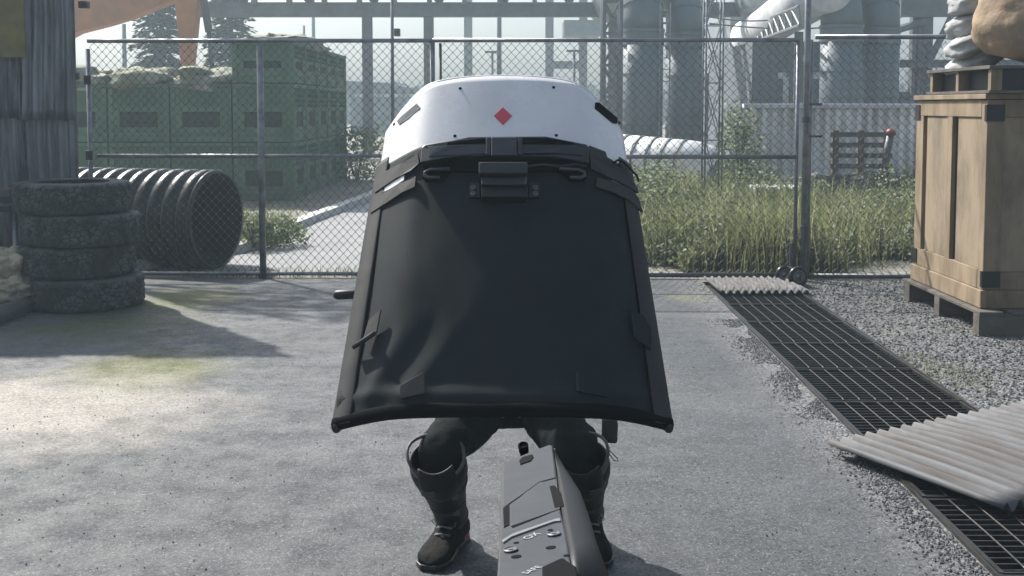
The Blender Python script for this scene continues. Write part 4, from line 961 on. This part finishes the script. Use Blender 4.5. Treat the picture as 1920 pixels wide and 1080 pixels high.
# fabric cover with soft folds
def fold(u, v):
    w = 0
    w += .006*math.exp(-(((u+.74)-(v-.12)*.9)/.05)**2)*math.exp(-((v-.12)/.10)**2)
    w -= .006*math.exp(-(((u+.62)-(v-.10)*1.1)/.07)**2)*math.exp(-((v-.12)/.12)**2)
    w += .005*math.exp(-(((u+.48)-(v-.10)*1.4)/.08)**2)*math.exp(-((v-.13)/.12)**2)
    w += .007*noise.noise(Vector((u*2.6+v*1.5, v*3.4, 1)))+.0025*noise.noise(Vector((u*8+v*5, v*7, 4)))
    w += .006*math.exp(-((v-.045-.02*abs(u))/.02)**2)
    return w
vt = .80
m = MB().grid(lambda i, j: Sh(-.985+1.97*i/120, -.008+(vt+.008)*j/100, .012+fold(-.985+1.97*i/120, vt*j/100)), 121, 101)
obj('fabric_cover', m, M['fabric'], sh, smooth=True, solid=.004)
for s in (-1, 1):
    m = MB(); prof = [(.885, .017), (.893, .021), (.95, .021), (1.0, .016), (1.012, .004), (1.008, -.012), (.98, -.018)]
    m.grid(lambda i, j: Sh(s*prof[i][0], -.012+(vt+.035)*j/60, prof[i][1]+.001*noise.noise(Vector((0, j*.3, s)))), len(prof), 61)
    obj('side_binding', m, M['trim'], sh, smooth=True, solid=.003)
    obj('seam', MB().tube([Sh(s*.882, (vt+.0)*j/40, .0185) for j in range(41)], .0028, 6), M['seam'], sh, smooth=True)
# bottom hem roll and black underside lip
obj('hem', MB().grid(lambda i, j: Sh(-1.0+2.0*i/80, [.022, .014, .002, -.008, -.010, -.004][j]-.012*abs(-1+i/40)**5, [.0155, .022, .023, .016, .0, -.012][j]), 81, 6), M['seam'], sh, smooth=True, solid=.003)
for s in (-1, 1): obj('hem_corner', MB().blob(Sh(s*.985, -.012, .004), (.015, .02, .018), .1, 2, 1, 16, 10), M['trim'], sh, smooth=True)
# upper corner flaps
for s, pp in ((-1, [[(700, 338), (720, 322), (752, 306), (770, 291), (783, 287), (786, 306), (770, 320), (745, 333), (722, 348), (702, 362)], [(694, 400), (700, 372), (716, 362), (745, 345), (768, 333), (780, 330), (778, 350), (752, 362), (725, 380)]]),
              (1, [[(1105, 272), (1136, 284), (1140, 297), (1160, 312), (1180, 330), (1196, 352), (1198, 362), (1170, 345), (1140, 330), (1108, 316)], [(1120, 332), (1150, 340), (1180, 352), (1199, 372), (1206, 398), (1180, 375), (1150, 360), (1118, 350)]])):
    for q_ in pp: slab(q_, .026, .008, M['trim'], 'corner_flap', sh, .002)
    slot = [(718, 360), (722, 350), (757, 324), (757, 337), (735, 352)] if s < 0 else [(1146, 340), (1150, 336), (1172, 350), (1175, 357), (1168, 356)]
    slab(slot, .0205, .004, M['shell'] if s < 0 else M['guard_trim'], 'flap_slot', sh, 0)
# vision housing
hs = slab([(787, 305), (790, 276), (796, 271), (850, 262), (879, 256), (1023, 255), (1100, 270), (1105, 276), (1104, 305), (1060, 297), (1027, 293), (867, 292), (830, 297)], .052, .05, M['housing'], 'vision_housing', sh, .004)
slab([(803, 274), (912, 271), (912, 288), (870, 290), (804, 293)], .054, .003, M['housing_l'], 'inset_panel', hs, .001)
slab([(980, 271), (1080, 273), (1090, 278), (1092, 291), (1040, 287), (980, 287)], .054, .003, M['housing'], 'inset_panel', hs, .001)
slab([(838, 267), (910, 259), (910, 268), (838, 270)], .0545, .003, M['seam'], 'louvre', hs, 0); slab([(981, 259), (1030, 259), (1075, 267), (1075, 269), (981, 268)], .0545, .003, M['seam'], 'louvre', hs, 0)
slab([(921, 257), (969, 257), (969, 291), (921, 291)], .062, .012, M['housing_l'], 'centre_block', hs, .003)
for x in (911, 971): slab([(x, 258), (x+9, 258), (x+9, 290), (x, 290)], .058, .008, M['housing'], 'clip', hs, .002)
slab([(790, 306), (868, 294), (1027, 295), (1102, 306), (1103, 330), (1098, 336), (1072, 336), (1048, 318), (845, 320), (828, 338), (796, 336), (790, 330)], .030, .02, M['seam'], 'under_bracket', sh, .003)
for s, path in ((-1, [(842, 317), (806, 318), (797, 323), (796, 329), (803, 333), (824, 333)]), (1, [(1050, 317), (1084, 318), (1095, 323), (1097, 329), (1090, 333), (1070, 333)])):
    m = MB().tube([Sh(*UV(x, y, .04), .04) for x, y in path], .0062, 8); obj('hook', m, M['housing_l'], sh, smooth=True)
obj('cable', MB().tube([Sh(*UV(x, y, .036), .036) for x, y in [(990, 312), (1020, 309), (1050, 312), (1080, 308), (1100, 312)]], .004, 6), M['housing_l'], sh, smooth=True)
obj('cord', MB().tube([Sh(*UV(x, y, .034), .034) for x, y in [(1150, 306), (1158, 300), (1166, 302), (1178, 313), (1194, 329), (1197, 340)]], .0038, 6), M['seam'], sh, smooth=True)
mt = slab([(899, 303), (987, 303), (990, 306), (990, 325), (897, 325), (897, 306)], .085, .08, M['housing'], 'mount', sh, .004)
slab([(902, 327), (988, 327), (988, 346), (902, 346)], .066, .06, M['housing'], 'mount_middle', mt, .004); slab([(902, 347), (990, 347), (990, 369), (902, 369)], .050, .045, M['blackmetal'], 'mount_lower', mt, .004)
slab([(897, 305), (900, 305), (900, 324), (897, 324)], .087, .004, M['bolt'], 'edge_wear', mt, 0); slab([(984, 329), (987, 329), (987, 344), (984, 344)], .068, .004, M['bolt'], 'edge_wear', mt, 0)
for x in (880, 992): slab([(x, 343), (x+20, 343), (x+20, 370), (x, 370)], .024, .010, M['blackmetal'], 'mount_foot', sh, .002)
for x in (887, 1004):
    for y in (351, 362):
        u, v = UV(x, y, .03); p = Sh(u, v, .022); obj('bolt', MB().lathe(p, -BK, [(0, .0105), (.006, .0105), (.009, .008), (.009, .004), (.006, .003), (.006, .0003)], 12), M['bolt'], sh, smooth=False)
for x, y in ((863, 166), (1038, 164), (853, 255), (1043, 254), (739, 233), (728, 308), (1161, 230), (843, 345)):
    if y > 340: continue
    u, v = UV(x, y, 0); u2 = Sh(u, v, .003)-Sh(u, v, -.001); obj('rivet', MB().lathe(Sh(u, v, -.001), u2, [(0, .0058), (.003, .0058), (.005, .003), (.005, .0003)], 10), M['seam'], sh)
slab([(744, 227), (752, 218), (781, 194), (787, 201), (786, 204), (765, 222), (748, 234)], .003, .004, M['housing'], 'vision_slot', sh, 0); slab([(1117, 192), (1124, 192), (1158, 221), (1158, 231), (1150, 231), (1116, 203)], .003, .004, M['seam'], 'vision_slot', sh, 0)
slab([(943, 201), (960, 217), (943, 234), (926, 217)], .002, .003, M['red_mark'], 'red_diamond', sh, 0)
# webbing tabs
slab([(750, 722), (792, 698), (796, 700), (797, 737), (752, 747), (748, 742)], .030, .007, M['trim'], 'webbing_tab', sh, .002)
slab([(1080, 697), (1138, 706), (1140, 745), (1083, 734)], .026, .006, M['fabric'], 'webbing_tab', sh, .002); slab([(1080, 697), (1084, 698), (1086, 733), (1082, 733)], .029, .008, M['trim'], 'tab_fold', sh, 0)
slab([(690, 602), (714, 579), (706, 622), (684, 640), (680, 636)], .036, .006, M['trim'], 'webbing_tab', sh, .002); obj('tab_fold', MB().tube([Sh(*UV(662, 651, .04), .04), Sh(*UV(684, 637, .044), .044), Sh(*UV(704, 623, .04), .04)], .0085, 8), M['trim'], sh, smooth=True)
slab([(1183, 580), (1207, 590), (1222, 615), (1222, 656), (1190, 632)], .030, .006, M['fabric'], 'webbing_tab', sh, .002)
hp_ = P(645, 553, 3.95)
obj('side_grip', MB().tube([(hp_.x-.036, 3.95, hp_.z), (hp_.x-.025, 3.95, hp_.z), (hp_.x+.02, 3.95, hp_.z+.002), (hp_.x+.10, 3.95, hp_.z+.004)], [.010, .017, .017, .015], 12), M['blackmetal'], sh, smooth=True)
obj('arm_handle', MB().tube([Sh(-.3, .5, -.008), Sh(-.3, .5, -.07), Sh(-.3, .5, -.08)+Vector((.02, 0, 0)), Sh(.3, .5, -.08)-Vector((.02, 0, 0)), Sh(.3, .5, -.07), Sh(.3, .5, -.008)], .014, 10), M['blackmetal'], sh, smooth=True)

# ---------------------------------------------------------------- the person behind the shield
def skin_mesh(pts, edges, root=0, sub=2):
    me = bpy.data.meshes.new('tmp'); me.from_pydata([p[:3] for p in pts], edges, []); me.update()
    o = bpy.data.objects.new('tmp', me); S.collection.objects.link(o)
    md = o.modifiers.new('skin', 'SKIN'); md.use_smooth_shade = True
    for i, p in enumerate(pts):
        sv = me.skin_vertices[0].data[i]; r = p[3]; sv.radius = r if isinstance(r, tuple) else (r, r); sv.use_root = (i == root)
    sm = o.modifiers.new('sub', 'SUBSURF'); sm.levels = sub; sm.render_levels = sub
    bpy.context.view_layer.update(); dg = bpy.context.evaluated_depsgraph_get()
    ev = o.evaluated_get(dg); me2 = bpy.data.meshes.new_from_object(ev)
    mb = MB(); mb.add([v.co.copy() for v in me2.vertices], [tuple(p.vertices) for p in me2.polygons])
    bpy.data.objects.remove(o); bpy.data.meshes.remove(me); bpy.data.meshes.remove(me2)
    return mb
pe = thing('person', 'person in dark clothing and knee guards crouching behind the riot shield', 'person', (0, 4.3, 0))
HIPZ, HY = .545, 4.36
kneeL, ankL = Vector((-.262, 3.92, .44)), Vector((-.225, 4.21, .105)); kneeR, ankR = Vector((.240, 3.95, .43)), Vector((.285, 4.24, .105))
hipL, hipR = Vector((-.10, HY-.01, HIPZ-.03)), Vector((.10, HY-.01, HIPZ-.03))
def armpts(s):
    hd = Vector((s*.11-.03, 0, 0))+Sh(0, .5, -.085)
    return [(s*.09, 4.43, 1.19, .065), (s*.20, 4.42, 1.16, .060), (s*.30, 4.33, .99, .046), (s*.30, 4.26, .93, .043), (s*.22, 4.10, 1.0, .036), (hd.x+s*.02, hd.y+.085, hd.z-.02, .026), (hd.x, hd.y+.035, hd.z+.0, (.040, .018))], hd
body = [(0, HY, HIPZ, (.145, .12)), (0, 4.40, .75, (.135, .10)), (0, 4.42, .95, (.155, .105)), (0, 4.43, 1.12, (.14, .095)), (0, 4.42, 1.22, .06), (0, 4.40, 1.29, .055), (0, 4.385, 1.36, (.075, .088)), (0, 4.38, 1.44, (.078, .092)), (0, 4.38, 1.49, (.055, .06)), (0, 4.30, 1.385, .018), (0, 4.275, 1.375, .010)]
E = [(0, 1), (1, 2), (2, 3), (3, 4), (4, 5), (5, 6), (6, 7), (7, 8), (6, 9), (9, 10)]
for s in (-1, 1):
    ap, hd = armpts(s); base = len(body); body += ap; E.append((3, base)); E += [(base+i, base+i+1) for i in range(len(ap)-1)]
    last = len(body)-1
    for fi, (dx, L) in enumerate(((-.030, .9), (-.010, 1.05), (.011, 1.0), (.030, .8))):   # four fingers curled over the handle
        b0 = len(body); up_ = AX
        pr_ = Vector((hd.x+dx, hd.y, hd.z)); body += [(*(pr_-BK*-.012+AX*.020), .0095), (*(pr_-BK*.018*L+AX*.024), .0088), (*(pr_-BK*.022*L-AX*.006), .0082), (*(pr_-BK*.002-AX*.020*L), .0075)]
        E += [(last, b0), (b0, b0+1), (b0+1, b0+2), (b0+2, b0+3)]
    b0 = len(body); pr_ = Vector((hd.x-s*.042, hd.y+.02, hd.z)); body += [(*pr_, .012), (*(pr_-BK*.022-AX*.014), .0105), (*(pr_-BK*.034-AX*.012+Vector((s*.016, 0, 0))), .009)]
    E += [(last, b0), (b0, b0+1), (b0+1, b0+2)]
for s, hip, kn, an in ((-1, hipL, kneeL, ankL), (1, hipR, kneeR, ankR)):
    b0 = len(body); mid = hip.lerp(kn, .5); cf = kn.lerp(an, .35)+Vector((0, .02, 0))
    body += [(*hip, .075), (*mid, .062), (*kn, .042), (*cf, .042), (*an, .034), (an.x+s*.005, an.y-.06, .055, .034), (an.x+s*.02, an.y-.16, .035, .026)]
    E.append((0, b0)); E += [(b0+i, b0+i+1) for i in range(6)]
obj('body', skin_mesh(body, E), M['skin'], pe, smooth=True)
tp_ = [(0, HY, HIPZ, (.165, .14)), (0, 4.40, .74, (.155, .12))]; E = [(0, 1)]
for s, hip, kn, an in ((-1, hipL, kneeL, ankL), (1, hipR, kneeR, ankR)):
    b0 = len(tp_); mid = hip.lerp(kn, .5)+Vector((s*.01, 0, -.01))
    tp_ += [(*hip, .118), (*hip.lerp(kn, .35), .112), (*hip.lerp(kn, .70), .100), (*(kn+Vector((0, -.0, .012))), .086), (*kn.lerp(an, .3), .072), (*kn.lerp(an, .72), .060)]
    E.append((0, b0)); E += [(b0+i, b0+i+1) for i in range(5)]
tro = skin_mesh(tp_, E, sub=3)
tro.v = [tuple(Vector(v)+Vector(v).normalized()*0+Vector((noise.noise(Vector(v)*22), noise.noise(Vector(v)*20+Vector((5, 0, 0))), noise.noise(Vector((v[0]*8, v[1]*8, v[2]*34)))))*.012) for v in tro.v]
obj('trousers', tro, M['trousers'], pe, smooth=True)
jk = [(0, 4.39, .70, (.165, .125)), (0, 4.42, .95, (.18, .125)), (0, 4.43, 1.12, (.165, .115)), (0, 4.42, 1.20, .085)]; E = [(0, 1), (1, 2), (2, 3)]
for s in (-1, 1):
    ap, hd = armpts(s); b0 = len(jk); jk += [(*p[:3], r) for p, r in zip(ap[:6], (.08, .075, .060, .056, .048, .038))]; E.append((2, b0)); E += [(b0+i, b0+i+1) for i in range(5)]
obj('jacket', skin_mesh(jk, E), M['jacket'], pe, smooth=True)
obj('helmet', MB().blob((0, 4.40, 1.455), (.125, .145, .115), .02, 1, 1, 32, 20, 2.1), M['guard'], pe, smooth=True)
for s in (-1, 1):
    obj('eye', MB().blob((s*.032, 4.305, 1.425), (.013, .012, .011), 0, 1, 1, 12, 8, 2), M['white_pipe'], pe, smooth=True)
    obj('ear_cup', MB().blob((s*.118, 4.395, 1.40), (.022, .035, .045), 0, 1, 1, 12, 8, 2), M['blackplastic'], pe, smooth=True)
obj('mouth', MB().blob((0, 4.297, 1.335), (.024, .008, .006), 0, 1, 1, 12, 8, 2), M['red'], pe, smooth=True)
# ---- shin guards
def guard(kn, an, s, par):
    ax_ = (an-kn).normalized(); fr_ = Vector((0, -1, 0)); fr_ = (fr_-ax_*fr_.dot(ax_)).normalized(); sd_ = ax_.cross(fr_)
    L = (an-kn).length
    # rows: (t along shin, half width, depth front, forward offset)
    rows = [(.00, .091, .092, .018), (.05, .097, .102, .020), (.10, .099, .105, .018), (.18, .094, .096, .014), (.35, .084, .084, .006), (.60, .070, .074, .0), (.80, .062, .066, .0), (.92, .060, .064, .0)]
    def pt(i, j, g=0):
        t, w, d, o = rows[j]; a = math.pi*(-1+2*i/40)
        rr = (w+g)*math.sin(a), (d+g)*math.cos(a)
        return kn+ax_*(t*L)+sd_*rr[0]+fr_*(rr[1] if rr[1] > 0 else rr[1]*.85)+fr_*o
    obj('shin_guard', MB().grid(lambda i, j: pt(i % 40, j), 40, len(rows), True), M['guard'], par, smooth=True, solid=.004)
    for j, ma, g, r in ((0, 'guard_trim', .002, .0045), (3, 'guard_trim', .003, .0028), (7, 'guard_trim', .001, .0055)):
        obj('guard_band', MB().tube([pt(i, j, g) for i in range(40)], r, 6, closed=True), M[ma], par, smooth=True)
    for t_ in (.33, .62):
        w_ = .090-.022*(t_-.33)/.29*1.0; d_ = .090-.014*(t_-.33)/.29
        m = MB().grid(lambda i, j: kn+ax_*(t_*L+(-.011 if j == 0 else .011))+sd_*(w_*math.sin(2*math.pi*i/32))+fr_*(d_*math.cos(2*math.pi*i/32)*(1 if math.cos(2*math.pi*i/32) > 0 else .85)+.004), 32, 2, True)
        st = obj('shin_strap', m, M['jacket'], par, smooth=True, solid=.003)
        c_ = kn+ax_*(t_*L)+sd_*(w_*.5*s)+fr_*(d_*.87+.006); obj('buckle', MB().box(c_.x-.012, c_.x+.012, c_.y-.005, c_.y+.005, c_.z-.012, c_.z+.012), M['guard_trim'], st, bevel=.003)
    # knee cap plate
    m = MB().grid(lambda i, j: kn+ax_*(-.06+.19*j/10)+sd_*((-.066+.132*i/12)*(1-.35*(j/10-.4)**2*2))+fr_*(.128-.7*((i/12-.5)**2)*.16-.25*(j/10-.45)**2*.3), 13, 11)
    obj('knee_cap', m, M['guard'], par, smooth=True, solid=.006)
    m = MB().grid(lambda i, j: kn+ax_*(.015+.030*j/3+.008*i/6)+sd_*(-s*-.0+(.012+.050*i/6)*(1 if s < 0 else -1))+fr_*(.134-.012*(i/6)**2), 7, 4)
    obj('knee_patch', m, M['guard_trim'], par, smooth=True, solid=.003)
    # strap swinging round the back of the thigh
    pts = [kn-ax_*(.008)+sd_*(.097*math.sin(a))+fr_*(.098*math.cos(a)+.016)-ax_*(.045*max(0, -s*(sd_.x)*math.sin(a)*-1)**2) for a in [math.pi*2*k/24 for k in range(24)]]
    obj('knee_strap', MB().tube([p for k, p in enumerate(pts)], .006, 6, closed=True), M['guard_trim'], par, smooth=True)
    m = MB()
guard(kneeL, ankL, -1, pe); guard(kneeR, ankR, 1, pe)
# ---- boots
def boot(an, yaw, par):
    Mx = Matrix.Translation((an.x, an.y, 0)) @ Matrix.Rotation(yaw, 4, 'Z')
    # foot: sections along local -Y (toe)
    secs = [(.085, .030, .020, .060), (.072, .040, .018, .10), (.03, .046, .016, .135), (-.02, .048, .016, .125), (-.06, .046, .016, .100), (-.10, .050, .016, .082), (-.15, .054, .016, .072), (-.19, .050, .017, .064), (-.215, .036, .020, .050), (-.226, .012, .026, .036)]
    def fn(i, j):
        y, w, z0, z1 = secs[j]; a = 2*math.pi*i/28
        cx_, cz_ = math.cos(a), math.sin(a)
        return Mx @ Vector((w*1.12*math.copysign(abs(cx_)**.7, cx_), y*1.1, (z0+z1)/2+(z1-z0)/2*math.copysign(abs(cz_)**.75, cz_)))
    b = obj('boot', MB().grid(fn, 28, len(secs), True), M['leather'], par, smooth=True)
    top = Vector((0, .03, 0))
    def sf_(i, j):
        rows = [(.07, .050, .066, .012), (.11, .047, .058, .014), (.15, .048, .054, .012), (.19, .052, .056, .006), (.215, .054, .058, .0)]
        z, w, d_, o = rows[j]; a = 2*math.pi*i/28; return Mx @ Vector((w*math.cos(a), o+d_*math.sin(a)-.01+.0, z))
    obj('shaft', MB().grid(sf_, 28, 5, True), M['leather'], b, smooth=True, solid=.004)
    sole = [(.088, .032), (.05, .046), (-.02, .044), (-.06, .043), (-.11, .052), (-.16, .057), (-.20, .050), (-.228, .026)]
    out = [(w, y) for y, w in sole]+[(-w, y) for y, w in sole[::-1]]; out = [(w*1.12, y*1.1) for w, y in out]
    obj('sole', MB().prism([Mx @ Vector((x, y, .006)) for x, y in out], [Mx @ Vector((x*1.03, y*1.01, .028)) for x, y in out]), M['blackplastic'], b, bevel=.004)
    obj('heel_tab', MB().prism([Mx @ Vector((x, y, .030)) for x, y in ((.050, -.0), (.047, .06), (.03, .092), (-.03, .092), (-.047, .06), (-.05, 0))], [Mx @ Vector((x, y, .044)) for x, y in ((.050, -.0), (.047, .06), (.03, .090), (-.03, .090), (-.047, .06), (-.05, 0))]), M['red'], b)
    m = MB()
    for k in range(5):
        y = -.108+k*.020; z = .088+k*.020
        if k > 3: y += .01; z += .01
        m.tube([Mx @ Vector((-.030, y+.004, z-.006)), Mx @ Vector((0, y-.010, z+.006)), Mx @ Vector((.030, y+.014, z-.004))], .0024, 5); m.tube([Mx @ Vector((.030, y+.004, z-.006)), Mx @ Vector((0, y-.010, z+.007)), Mx @ Vector((-.030, y+.014, z-.004))], .0024, 5)
    for s in (-1, 1): m.tube([Mx @ Vector(p) for p in ((0, -.06, .142), (s*.03, -.085, .150), (s*.048, -.088, .128), (s*.038, -.075, .108), (s*.01, -.07, .13))], .0022, 5)
    obj('laces', m, M['lace'], b, smooth=True)
boot(ankL+Vector((0, -.01, 0)), R(-17), pe); boot(ankR+Vector((.0, -.01, 0)), R(6), pe)
# pouch and cord loop at the right thigh
pc = P(1143, 812, 4.05)
obj('pouch', MB().blob(pc+Vector((0, 0, .015)), (.028, .04, .045), .1, 2, 3, 20, 14, 5), M['jacket'], pe, smooth=True)
obj('cord_loop', MB().tube([P(x, y, 4.0) for x, y in ((1136, 836), (1144, 846), (1158, 860), (1159, 864), (1152, 864), (1143, 852), (1137, 842))], .0022, 5), M['lace'], pe, smooth=True)

# ---------------------------------------------------------------- the foreground weapon, seen from behind and above
wp_ = thing('firearm', 'grey boxy firearm pointing forward in the near foreground', 'firearm', P(1010, 960, .62))
def Wp(px, py, t=None): return P(px, py, wdepth(py))
def wdepth(py): return .98-(py-835)*(.98-.60)/(1100-835)
def wslab(poly, lift, th, m, name, parent, bevel=.0006):
    """polygon on the weapon's top plane; lift = height above it, th = thickness downwards"""
    a = [Wp(x, y)+Nw*lift for x, y in poly]; return obj(name, MB().prism(a, [p-Nw*th for p in a]), m, parent, bevel=bevel)
pa, pb, pc_ = Wp(943, 870), Wp(1037, 836), Wp(936, 1060)
Nw = (pb-pa).cross(pc_-pa).normalized()
if Nw.z < 0: Nw = -Nw
# top plane fitted exactly: intersect pixel rays with the plane
def Wp(px, py):
    o = Vector((0, 0, CAMZ)); d = P(px, py, 1.0)-o; return o+d*((pa-o).dot(Nw)/d.dot(Nw))
rc = wslab([(941, 872), (946, 866), (1030, 833), (1037, 836), (1046, 905), (1052, 960), (1062, 1000), (1078, 1100), (928, 1130), (934, 1040), (938, 960)], 0, .030, M['gun'], 'receiver', wp_, .0014)
# right flank: rounded dark side
def Wq(px, py, drop):
    o = Vector((0, 0, CAMZ)); d = P(px, py, 1.0)-o; return o+d*((pa-Nw*drop-o).dot(Nw)/d.dot(Nw))
sdv = (pb-pa).normalized()
inner = [(1037, 835), (1044, 880), (1049, 930), (1056, 980), (1066, 1030), (1080, 1100)]; outer = [(1039, 846), (1054, 890), (1073, 936), (1090, 985), (1106, 1035), (1130, 1100)]
def flank(i, j):
    a = R(90)*i/10; A = Wq(*inner[j], .0003); B = Wq(*outer[j], (.004, .010, .016, .018, .018, .018)[j]); return A+(B-A).dot(sdv)*sdv*math.sin(a)+((B-A)-(B-A).dot(sdv)*sdv)*(1-math.cos(a))
obj('side_cover', MB().grid(flank, 11, 6), M['gun_side'], rc, smooth=True, solid=.001)
obj('barrel_shroud', MB().grid(lambda i, j: flank(10, j)+(Vector((0, 0, 0)), -Nw*.02-sdv*.001, -Nw*.045-sdv*.012)[i], 3, 6), M['gun_dk'], wp_, smooth=True, solid=.001)
obj('edge_line', MB().tube([flank(9, j)+Nw*.0006 for j in (2, 3, 4)], .0004, 5), M['gun_edge'], rc, smooth=True)
# raised forward cover with stepped edge
wslab([(944, 869), (1035, 836), (1042, 897), (1012, 905), (985, 925), (952, 948), (943, 955)], .0008, .004, M['gun'], 'forward_cover', rc, .0006)
wslab([(985, 925), (1012, 905), (1044, 903), (1050, 955), (960, 987), (956, 950)], .0005, .004, M['gun'], 'centre_plate', rc, .0002)
wslab([(943, 948), (955, 940), (955, 985), (945, 990)], .0006, .0012, M['gun_dk'], 'side_slot', rc, .0002)
wslab([(1030, 913), (1040, 911), (1052, 925), (1058, 950), (1040, 955)], .0006, .0012, M['gun_dk'], 'side_recess', rc, .0004)
wslab([(941, 1016), (960, 1004), (1040, 976), (1050, 974), (1052, 979), (1040, 980), (960, 1009), (944, 1020)], .0012, .005, M['gun_edge'], 'ridge', rc, .0004)
wslab([(960, 988), (1028, 961), (1029, 963), (961, 990)], .0004, .0006, M['gun_dk'], 'plate_gap', rc, 0)
fsd = wslab([(974, 866), (980, 860), (999, 855), (1001, 860), (996, 867), (976, 874)], .0016, .002, M['gun_dk'], 'sight_notch', rc, .0003)
sp = Wp(982, 843)
obj('front_sight', MB().lathe(sp-Nw*.002, Nw+Vector((0, -.6, 0)), [(0, .0001), (0, .0042), (.008, .0046), (.0085, .0036), (.007, .0030), (.007, .0001)], 18).box(sp.x-.003, sp.x+.003, sp.y-.002, sp.y+.004, sp.z-.008, sp.z-.001), M['gun_dk'], wp_, smooth=False)
for x, y in ((958, 1033), (1039, 1003)):
    c = Wp(x, y)+Nw*.0002
    sc = obj('screw', MB().lathe(c, Nw, [(0, .0045), (.001, .0045), (.0013, .0040), (.0008, .0036), (.0008, .0016), (.0013, .0014), (.0013, .0001)], 20), M['bolt'], rc)
for x, y in ((968, 1044), (1033, 1027), (968, 1018), (1032, 994), (1062, 1042), (961, 987), (1029, 962)):
    r = .0032 if y in (1044, 1027) else .0018 if y > 990 else .001
    obj('hole', MB().lathe(Wp(x, y)+Nw*.00005, Nw, [(0, r), (.0003, r), (.0003, .0001)], 14), M['gun_dk'], rc)
wslab([(1018, 1075), (1050, 1060), (1058, 1058), (1068, 1066), (1082, 1075), (1090, 1120), (1018, 1130)], .004, .006, M['gun_dk'], 'rear_sight', wp_, .001)
obj('grip', MB().tube([Wp(1040, 1100)-Nw*.03, Wp(1050, 1140)-Nw*.10+Vector((0, -.02, 0))], [.017, .018], 14), M['gun_dk'], wp_, smooth=True)
def text(s_, px, py, size, par, tilt):
    cu = bpy.data.curves.new('t', 'FONT'); cu.body = s_; cu.size = size; cu.extrude = .00004; cu.align_x = 'CENTER'; cu.align_y = 'CENTER'; cu.offset = .00003
    o = bpy.data.objects.new('t', cu); S.collection.objects.link(o); bpy.context.view_layer.update()
    me = bpy.data.meshes.new_from_object(o.evaluated_get(bpy.context.evaluated_depsgraph_get())); bpy.data.objects.remove(o)
    ex_ = sdv; ey = Nw.cross(ex_).normalized(); 
    if ey.y < 0: ey = -ey
    c = Wp(px, py)+Nw*.0005; mb = MB(); mb.add([c+ex_*v.co.x+ey*v.co.y+Nw*v.co.z for v in me.vertices], [tuple(p.vertices) for p in me.polygons])
    obj('lettering', mb, M['print'], par)
text('OX', 997, 1006, .0085, rc, 0); text('SAFE', 998, 1070, .0066, rc, 0)
